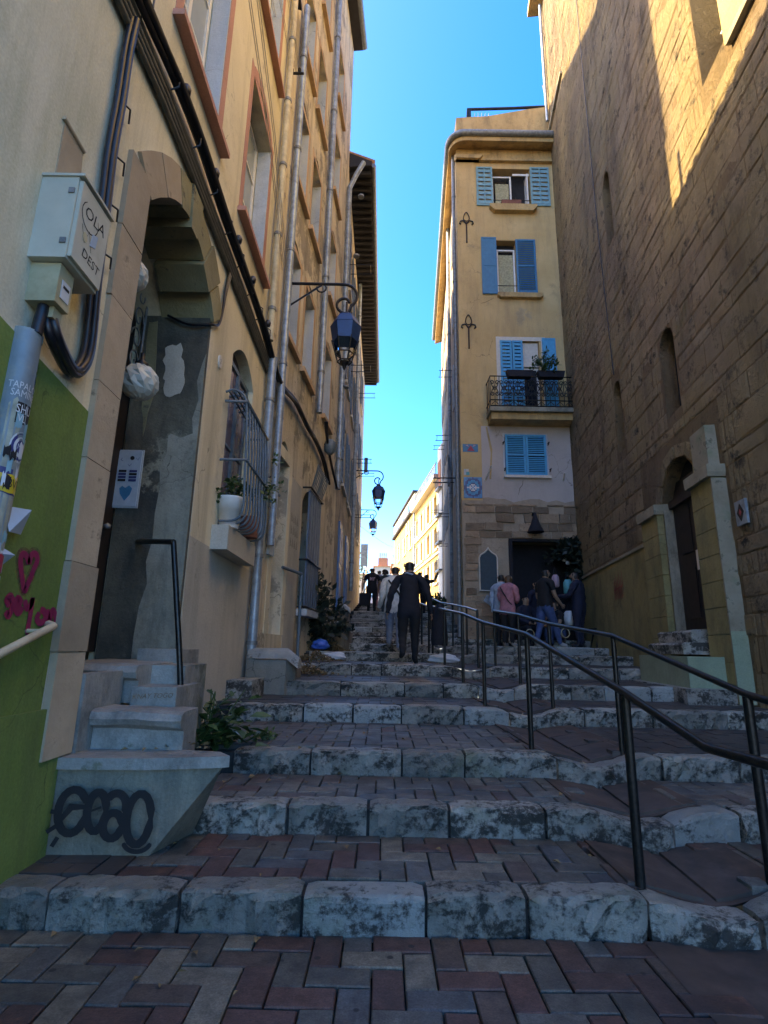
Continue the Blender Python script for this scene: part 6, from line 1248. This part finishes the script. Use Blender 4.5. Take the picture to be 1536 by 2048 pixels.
# ------------------------------------------------------------------ people
def person(label, loc, face, H, clothes, pose=None, hair=((.02, .015, .012), 'short'), long_sleeve=True, extra=None, seated=False, skin=(.36, .22, .15), shortlegs=False):
    """loc: feet; face: heading in radians (0 looks along +Y). Joints in body space: x right, y forward, z up."""
    p = {'lf': (-.1, .0, 0), 'rf': (.1, .0, 0), 'lk': None, 'rk': None, 'le': (-.25, -.03, 1.1), 'lh': (-.26, .06, .86), 're': (.25, -.03, 1.1), 'rh': (.26, .06, .86), 'pel': (0, 0, .92), 'lean': 0.0, 'head': (0, .02, 0)}
    p.update(pose or {}); k = H / 1.75; ln_ = p['lean']; px_, py_, pz_ = p['pel']
    V = []; E = []; RAD = []; LAB = []
    def jt(c, r, lab, par):
        V.append(Vector(c) * k); RAD.append((r[0] * k, r[1] * k)); LAB.append(lab)
        if par is not None: E.append((par, len(V) - 1))
        return len(V) - 1
    w = p.get('w', 1.0)
    pel = jt((px_, py_, pz_), (.155 * w, .115 * w), 'b', None); wai = jt((px_, py_ + ln_ * .3, pz_ + .17), (.14 * w, .105 * w), 't', pel)
    che = jt((px_, py_ + ln_ * .7, pz_ + .38), (.165 * w, .115 * w), 't', wai); nb = jt((px_, py_ + ln_, pz_ + .53), (.085, .075), 't', che)
    nk = jt((px_ + p['head'][0] * .3, py_ + ln_ + .01 + p['head'][1] * .3, pz_ + .59), (.062, .06), 's', nb); h1 = jt((px_ + p['head'][0] * .6, py_ + ln_ + .03 + p['head'][1] * .6, pz_ + .655), (.075, .086), 's', nk)
    h2 = jt((px_ + p['head'][0], py_ + ln_ + .03 + p['head'][1], pz_ + .735), (.079, .096), 's', h1); h3 = jt((px_ + p['head'][0], py_ + ln_ + .02 + p['head'][1], pz_ + .79), (.058, .074), 's', h2)
    hands = []
    for sx, e, h in ((-1, 'le', 'lh'), (1, 're', 'rh')):
        sh = jt((px_ + sx * .185 * w, py_ + ln_ * .95, pz_ + .485), (.072, .068), 't', nb); E.append((che, sh)) if False else None
        el_ = jt(p[e], (.047, .047), 't' if long_sleeve else 's', sh); LAB[-1] = 't' if long_sleeve else 'a'
        wr_ = jt(p[h], (.032, .028), 't' if long_sleeve else 's', el_); d = (Vector(p[h]) - Vector(p[e])).normalized(); hb = Vector(p[h]) + d * .075
        jt(hb, (.04, .022), 's', wr_); hands.append((Vector(p[h]), d, hb, sx))
    for sx, f_, kn in ((-1, 'lf', 'lk'), (1, 'rf', 'rk')):
        F_ = Vector(p[f_]); hip = Vector((px_ + sx * .09 * w, py_, pz_ - .06)); an = F_ + Vector((0, 0, .08)); kn_ = Vector(p[kn]) if p[kn] else (hip + an) / 2 + Vector((0, .03, 0))
        a = jt(hip, (.106 * w, .106 * w), 'b', pel); b_ = jt(kn_, (.07, .072), 'b', a); c = jt(an, (.042, .045), 'b' if not shortlegs else 's', b_); jt(F_ + Vector((sx * .015, .07, .04)), (.045, .036), 'f', c); jt(F_ + Vector((sx * .025, .17, .03)), (.042, .026), 'f', len(V) - 1)
    me = bpy.data.meshes.new('b'); me.from_pydata(V, E, []); ob = bpy.data.objects.new('b', me); COL.objects.link(ob)
    ms = ob.modifiers.new('s', 'SKIN'); ms.use_smooth_shade = True; me.skin_vertices.new() if not me.skin_vertices else None
    for i, sv in enumerate(me.skin_vertices[0].data): sv.radius = RAD[i]; sv.use_root = (i == 0)
    ob.modifiers.new('ss', 'SUBSURF').levels = 2
    dg = bpy.context.evaluated_depsgraph_get(); bm_ = bpy.data.meshes.new_from_object(ob.evaluated_get(dg)); bpy.data.objects.remove(ob)
    def lab(c):
        best = None
        for a, b_ in E:
            A, B = V[a], V[b_]; ab = B - A; t = max(0, min(1, (c - A).dot(ab) / ab.length_squared)); d = (A + ab * t - c).length - (RAD[a][0] * (1 - t) + RAD[b_][0] * t)
            if best is None or d < best[0]:
                la, lb = LAB[a], LAB[b_]; best = (d, lb if lb in ('f',) else (la if t < .5 else lb), la, lb, t)
        _, l_, la, lb, t = best
        if la == 't' and lb == 'a': return 't' if t < .62 else 's'
        if l_ == 'a': return 's'
        return l_
    vs = [v.co.copy() for v in bm_.vertices]; nn = [v.normal.copy() for v in bm_.vertices]; pf = [tuple(q.vertices) for q in bm_.polygons]; pc = [q.center.copy() for q in bm_.polygons]; bpy.data.meshes.remove(bm_)
    labs = [lab(c) for c in pc]; rot = Matrix.Rotation(-face, 4, 'Z'); L0 = Vector(loc); X = lambda v: rot @ v + L0
    t = thing('person', label, 'person', loc)
    ms_ = plain('skin', skin, .6, 0, .1); mb = MB(); mb.add([X(v) for v in vs], pf, 0, True)
    for wp, d, hb, sx in hands:      # fingers and thumb
        side = d.cross(Vector((0, 1, 0))); side = side.normalized() if side.length > .1 else Vector((1, 0, 0)); fwd_ = side.cross(d).normalized()
        for q in range(4):
            o = fwd_ * (.028 - .019 * q); Lf = (.062, .072, .068, .052)[q]; b0 = hb + o - d * .02; mb.tube([X((b0) * k), X((b0 + d * (.03 + Lf * .5)) * k), X((b0 + d * (.02 + Lf) - Vector((sx * .02, 0, 0)) + fwd_ * .012) * k)], .0095 * k, 5, r1=.007 * k)
        b0 = wp + d * .035 + fwd_ * .025; mb.tube([X(b0 * k), X((b0 + d * .03 + fwd_ * .028) * k), X((b0 + d * .065 + fwd_ * .03) * k)], .011 * k, 5, r1=.008 * k)
    hc = V[h2]; mb.tube([X(hc + Vector((0, .085, .01)) * k), X(hc + Vector((0, .118, -.025)) * k), X(hc + Vector((0, .09, -.04)) * k)], .015 * k, 5)
    for sx in (-1, 1): mb.tube([X(hc + Vector((sx * .078, -.01, .03)) * k), X(hc + Vector((sx * .094, -.02, .0)) * k), X(hc + Vector((sx * .08, -.005, -.035)) * k)], .014 * k, 5)
    mb.tube([X(hc + Vector((-.025, .092, -.062)) * k), X(hc + Vector((.025, .092, -.062)) * k)], .006 * k, 4)
    mb.build('body', ms_, t, recalc=False)
    eb = MB()
    for sx in (-1, 1): eb.tube([X(hc + Vector((sx * .033 - .012, .088, .018)) * k), X(hc + Vector((sx * .033 + .012, .088, .018)) * k)], .008 * k, 5)
    eb.build('eyes', M['dark'], t)
    def shell(name, keep, off, mat, wob=.0, xf=None):
        idx = {}; P = []; F = []; rr = random.Random(len(label))
        for q, f in enumerate(pf):
            if not keep(labs[q], pc[q]): continue
            for v in f:
                if v not in idx:
                    idx[v] = len(P); w_ = off * k * (1 + wob * math.sin(vs[v].z * 38 + vs[v].x * 25 + vs[v].y * 31)); P.append(X(vs[v] + nn[v] * w_))
            F.append(tuple(idx[v] for v in f))
        if not F: return
        mb = MB(); mb.add(P, F, 0, True); return mb.build(name, mat, t, recalc=False)
    cl = clothes
    hemz = (pz_ - cl.get('hem', .1)) * k
    shell('jacket' if long_sleeve else 'shirt', lambda l, c: l == 't' or (l == 'b' and c.z > hemz and not seated), .016, cl['top'], .35)
    shell('trousers', lambda l, c: l == 'b', .008, cl['bot'], .5)
    for sx in (-1, 1): shell('shoe', lambda l, c: (l == 'f' or (c.z < .06 * k and l != 's')) and c.x * sx > 0, .009, cl['shoe'])
    for sx in (-1, 1): shell('sole', lambda l, c: c.z < .022 * k and l != 's' and c.x * sx > 0, .014, cl.get('sole', cl['shoe']))
    hm = plain('hair', hair[0], .55, 0, .3, 60, .003)
    hz = hc.z
    if hair[1] != 'none':
        off = {'short': .009, 'curly': .05, 'long': .022, 'buzz': .006}[hair[1]]
        shell('hair', lambda l, c: l == 's' and (c.z > hz + .045 * k or (c.z > hz - .1 * k and (c - hc).y < -.02 * k) or (c.z > hz - .02 * k and (c - hc).y < .03 * k) or (hair[1] in ('long', 'curly') and c.z > hz - .12 * k and (c - hc).y < .02 * k)), off, hm, .25 if hair[1] != 'curly' else .5)
    if extra: extra(t, X, k, hc, V)
    return t
CLO = lambda n, c, r=.85: plain(n, c, r, 0, .22, 14, .004)
navy = CLO('near_black_navy', (.008, .009, .016)); black = CLO('black_cotton', (.01, .01, .012)); denim = CLO('blue_denim', (.035, .08, .2)); ldenim = CLO('pale_denim', (.2, .27, .36)); white_h = CLO('white_hoodie', (.72, .7, .64)); pinkj = CLO('pink_jacket', (.42, .17, .2)); lblue = CLO('pale_blue_top', (.3, .38, .47)); dgrey = CLO('dark_teal_dress', (.04, .06, .07)); lav = CLO('lavender_top', (.3, .27, .36)); shoe_w = CLO('pale_shoe', (.4, .38, .36)); shoe_d = CLO('dark_shoe', (.02, .02, .022)); dblue = CLO('dark_blue_wool', (.01, .014, .035))
def collar(t, X, k, hc, V):
    mb = MB(); mb.tube([X((Vector((.075 * math.cos(a), .01 + .07 * math.sin(a), 1.49 + .012 * math.sin(a * 2))) + Vector((0, .0, 0))) * k) for a in [2 * PI * i / 12 for i in range(13)]], .016 * k, 6); mb.build('collar', M['paper_blue'], t)
    for sx in (-1, 1): mb = MB(); 
person('man in near-black jumper with pale collar climbing the steps, seen from behind', (.47, 9.72, 1.02), .05, 1.8, dict(top=navy, bot=black, shoe=shoe_d, hem=.17, sole=shoe_w), dict(lf=(-.1, -.25, .10), lk=(-.11, .05, .46), rf=(.1, .1, 0), le=(-.31, -.06, 1.14), lh=(-.36, -.02, .86), re=(.32, -.02, 1.14), rh=(.37, .03, .86), lean=.05, w=1.08), ((.015, .012, .01), 'short'), extra=collar)
def strap(t, X, k, hc, V):
    mb = MB(); mb.tube([X(Vector(q) * k) for q in ((-.12, -.1, 1.42), (-.02, -.155, 1.3), (.1, -.16, 1.15), (.17, -.1, 1.02))], .02 * k, 6); mb.build('bag_strap', M['wood'], t)
person('man in white hooded sweatshirt with dark cross-body strap, ahead of man in black', (.27, 12.0, 1.19), .15, 1.86, dict(top=white_h, bot=ldenim, shoe=shoe_w, hem=.14), dict(lf=(-.12, .12, .1), rf=(.1, -.1, 0), lh=(-.33, .1, .92), rh=(.3, .12, .95), w=1.2), ((.02, .015, .012), 'buzz'), extra=strap)
def shirtprint(t, X, k, hc, V):
    mb = MB(); F_ = [X(Vector((x, -.142, z)) * k) for x, z in ((-.1, 1.2), (.1, 1.2), (.1, 1.34), (-.1, 1.34))]; mb.add(F_ , [(0, 1, 2, 3)]); 
    b_ = MB()
    for x0, x1, z0, z1 in ((-.1, -.06, 1.22, 1.34), (-.03, .0, 1.22, 1.34), (.03, .1, 1.3, 1.34), (.03, .06, 1.22, 1.3), (-.06, -.03, 1.26, 1.3)):
        b_.add([X(Vector((x, -.15, z)) * k) for x, z in ((x0, z0), (x1, z0), (x1, z1), (x0, z1))] + [X(Vector((x, -.135, z)) * k) for x, z in ((x0, z0), (x1, z0), (x1, z1), (x0, z1))], [(0, 1, 2, 3), (4, 5, 6, 7), (0, 1, 5, 4), (1, 2, 6, 5), (2, 3, 7, 6), (3, 0, 4, 7)])
    b_.build('shirt_print', M['pinkp'], t)
pz = onY(742, 1217, 21.6)
def at_level(a, y): 
    z = level(y); q = onY(a, 1220, y); return (q[0], y, z)
person('man in dark printed T-shirt at the top of the steps by the left wall', at_level(743, 21.4), -.1, 1.78, dict(top=navy, bot=black, shoe=shoe_d), dict(lf=(-.12, 0, 0), rf=(.12, .1, 0), lh=(-.36, .05, .9), le=(-.31, -.02, 1.12), rh=(.4, .0, .88), re=(.32, -.04, 1.12), w=1.15), ((.015, .012, .01), 'short'), False, shirtprint)
bgm = thing('shoulder_bag', 'dark bulky bag carried low at the left side of the man in the printed T-shirt', 'bag', (at_level(733, 21.4)[0], 21.4, 3.0)); mb = MB(); c = Vector((at_level(731, 21.4)[0], 21.3, 0)); mb.plan([(c.x - .25, 21.2), (c.x + .12, 21.2), (c.x + .15, 21.5), (c.x - .25, 21.5)], 2.85, 3.3); mb.build('bag_body', M['cloth_dark'], bgm); tb(bgm, IDF, 'strap', M['cloth_dark'], [(c.x - .1, 21.3, 3.3), (c.x + .05, 21.35, 3.6), (c.x + .12, 21.35, 3.3)], .02, 5)
person('woman with curly dark hair and dusky teal dress at the top of the steps', at_level(769, 21.8), .05, 1.74, dict(top=dgrey, bot=dgrey, shoe=shoe_d, hem=.4), dict(lf=(-.06, .05, 0), rf=(.07, 0, 0)), ((.02, .014, .01), 'curly'), False)
person('person in lavender top half hidden behind the man in the printed T-shirt', at_level(757, 25.4), .1, 1.72, dict(top=lav, bot=pinkj, shoe=shoe_w), None, ((.05, .03, .02), 'short'), False)
person('woman with both arms raised in silhouette before the yellow houses', at_level(853, 22.2), .1, 1.66, dict(top=black, bot=black, shoe=shoe_d), dict(le=(-.42, .05, 1.42), lh=(-.62, .08, 1.5), re=(.36, .05, 1.5), rh=(.46, .08, 1.74)), ((.015, .01, .01), 'long'), False)
person('dark figure standing left of the woman with raised arms', at_level(839, 25.5), .1, 1.7, dict(top=navy, bot=black, shoe=shoe_d), None, ((.015, .01, .01), 'short'))
# people at the shop
def hstrap(t, X, k, hc, V):
    mb = MB(); mb.tube([X(Vector(q) * k) for q in ((-.13, -.09, 1.42), (.0, -.15, 1.25), (.12, -.13, 1.05), (.17, -.02, .96))], .014 * k, 5); mb.build('bag_strap', M['wood'], t)
def at_shop(a, y, extra=0): z = level(y); q = onY(a, 1280, y); return (q[0], y, z)
person('woman in pink jacket and black trousers standing before the dark shop', at_shop(1017, 13.1), .75, 1.68, dict(top=pinkj, bot=black, shoe=shoe_w, hem=.16), dict(le=(-.25, .08, 1.12), lh=(-.08, .28, 1.1), re=(.26, .05, 1.1), rh=(.1, .3, 1.08), lean=.05, head=(0, .03, 0), w=1.12), ((.08, .045, .02), 'long'), extra=hstrap)
person('man in pale blue top half hidden behind the woman in pink', at_shop(1005, 13.6), .7, 1.76, dict(top=lblue, bot=black, shoe=shoe_d), dict(w=1.1), ((.015, .012, .01), 'short'))
person('man in black T-shirt and blue jeans on the steps by the shop', at_shop(1093, 12.85), 1.15, 1.8, dict(top=black, bot=denim, shoe=shoe_w, hem=.04), dict(lf=(-.1, -.2, 0), rf=(.1, .3, 0), le=(-.26, .02, 1.1), lh=(-.22, .2, .95), re=(.27, .06, 1.12), rh=(.22, .28, .93), lean=.03, w=1.15), ((.015, .012, .01), 'short'), False)
person('man in dark blue clothes standing at the right of the shop front', at_shop(1162, 13.6), -.9, 1.86, dict(top=dblue, bot=dblue, shoe=shoe_d, hem=.2), dict(le=(-.3, .1, 1.15), lh=(-.2, .38, 1.15), rh=(.3, .05, .85), w=1.2), ((.012, .01, .01), 'short'))
person('seated person in dark navy facing the street inside the shop front', (at_shop(1052, 14.2)[0], 14.2, 1.36), 2.9, 1.66, dict(top=dblue, bot=navy, shoe=shoe_d), dict(pel=(0, 0, .5), lf=(-.12, .42, 0), rf=(.12, .4, 0), lk=(-.12, .42, .48), rk=(.12, .42, .48), le=(-.25, .12, .72), lh=(-.1, .35, .62), re=(.25, .12, .72), rh=(.1, .35, .62), lean=.04), ((.012, .01, .01), 'short'), seated=True)
person('crouching person in blue jeans and dark top between the jeans man and dark blue man', (at_shop(1124, 14.0)[0], 14.0, 1.36), -1.8, 1.65, dict(top=black, bot=denim, shoe=shoe_d), dict(pel=(0, 0, .36), lf=(-.12, .36, 0), rf=(.12, .34, 0), lk=(-.14, .4, .5), rk=(.14, .38, .5), le=(-.26, .2, .6), lh=(-.1, .42, .55), re=(.26, .2, .6), rh=(.1, .42, .55), lean=.1), ((.02, .014, .01), 'long'), False, seated=True)
person('dark figure deep in the shop doorway behind the seated person', (at_shop(1075, 14.75)[0], 14.75, 1.36), 2.6, 1.72, dict(top=dblue, bot=black, shoe=shoe_d), None, ((.012, .01, .01), 'short'))
st_ = thing('stool', 'low dark stool under the seated person', 'stool', (at_shop(1052, 14.2)[0], 14.2, 1.36)); x = st_.location.x; bx(st_, IDF, 'seat', M['wood'], x - .2, x + .2, 14.05, 14.4, 1.7, 1.76)
for a in (-.16, .13):
    for b_ in (14.08, 14.34): bx(st_, IDF, 'leg', M['wood'], x + a, x + a + .04, b_, b_ + .04, 1.36, 1.699)
def hang(name, label, cat, a, b_, y, w, h, mat):
    c = onY(a, b_, y); t = thing(name, label, cat, (c[0], c[1], c[2] - h / 2)); mb = MB(); mb.lathe((c[0], c[1], c[2]), [(w * .3, -h * .5), (w * .48, -h * .4), (w * .5, 0), (w * .46, h * .3), (w * .28, h * .48), (0, h * .5)], 14); mb.build('bag_body', mat, t); tb(t, IDF, 'strap', M['cloth_dark'], [(c[0] - .06, c[1], c[2] + h * .45), (c[0], c[1], c[2] + h * .5 + .2), (c[0] + .06, c[1], c[2] + h * .45)], .012, 5); return t
hang('hanging_bag', 'teal rounded bag hanging at the shop front', 'bag', 1136, 1174, 14.3, .24, .4, M['teal']); hang('hanging_bag', 'pink rounded bag hanging left of the teal bag', 'bag', 1111, 1162, 14.5, .2, .34, M['pinkp'])
hang('carrier_bag', 'white crumpled carrier bag low between the jeans man and the dark blue man', 'bag', 1139, 1236, 13.9, .3, .36, M['paper'])
def wheelring(label, a, b_, y):
    c = onY(a, b_, y); t = thing('hoop', label, 'hoop', (c[0], c[1], c[2] - .13)); tb(t, IDF, 'ring', M['pipe_cream'], [(c[0] + .11 * math.cos(q), c[1] + .03 * math.cos(q), c[2] + .11 * math.sin(q)) for q in [2 * PI * i / 16 for i in range(17)]], .012, 5)
wheelring('tan ring leaning on the top step left of the jeans man', 1060, 1268, 13.5); wheelring('tan ring leaning on the top step right of the jeans man', 1131, 1266, 13.6)
ch = thing('folding_chair', 'dark slatted folding chair by the stone wall right of the shop', 'chair', (4.95, 13.6, 1.36)); c = at_shop(1203, 13.7); x = c[0]
bx(ch, IDF, 'seat', M['wood'], x - .22, x + .2, 13.5, 13.9, 1.8, 1.83)
for a in (-.2, .17):
    tb(ch, IDF, 'leg', M['wood'], [(x + a, 13.5, 1.36), (x + a + .14, 13.7, 1.8), (x + a + .26, 13.9, 2.3)], .018, 5); tb(ch, IDF, 'leg', M['wood'], [(x + a, 13.9, 1.36), (x + a, 13.6, 1.8)], .018, 5)
for k in range(4): tb(ch, IDF, 'slat', M['wood'], [(x - .02 + k * .012, 13.76 + .03 * k, 1.98 + .08 * k), (x + .36 + k * .012, 13.76 + .03 * k, 1.98 + .08 * k)], .02, 4)
tbx = thing('display_table', 'dark low display table with small wares inside the shop front', 'table', (4.6, 14.6, 1.36)); bx(tbx, IDF, 'top', M['wood'], 3.9, 5.2, 14.35, 14.85, 1.98, 2.03)
for a in (3.95, 5.1):
    for b_ in (14.4, 14.78): bx(tbx, IDF, 'leg', M['wood'], a, a + .05, b_, b_ + .05, 1.36, 1.979)
for k in range(9):
    mb = MB(); x = 3.98 + k * .135; h = R.uniform(.06, .2); mb.lathe((x, 14.5 + R.uniform(0, .2), 2.032), [(.045, 0), (.055, h * .5), (.03, h)], 7); tag(mb.build('small_ware', [M['teal'], M['offwhite'], M['terracotta'], M['bluegrey'], M['wood']][k % 5], None), ['teal', 'off-white', 'terracotta', 'blue-grey', 'dark'][k % 5] + ' small jar on the shop display table, ' + ['leftmost', 'second from the left', 'third from the left', 'fourth from the left', 'middle one', 'fourth from the right', 'third from the right', 'second from the right', 'rightmost'][k], 'jar', 'jars on the display table')
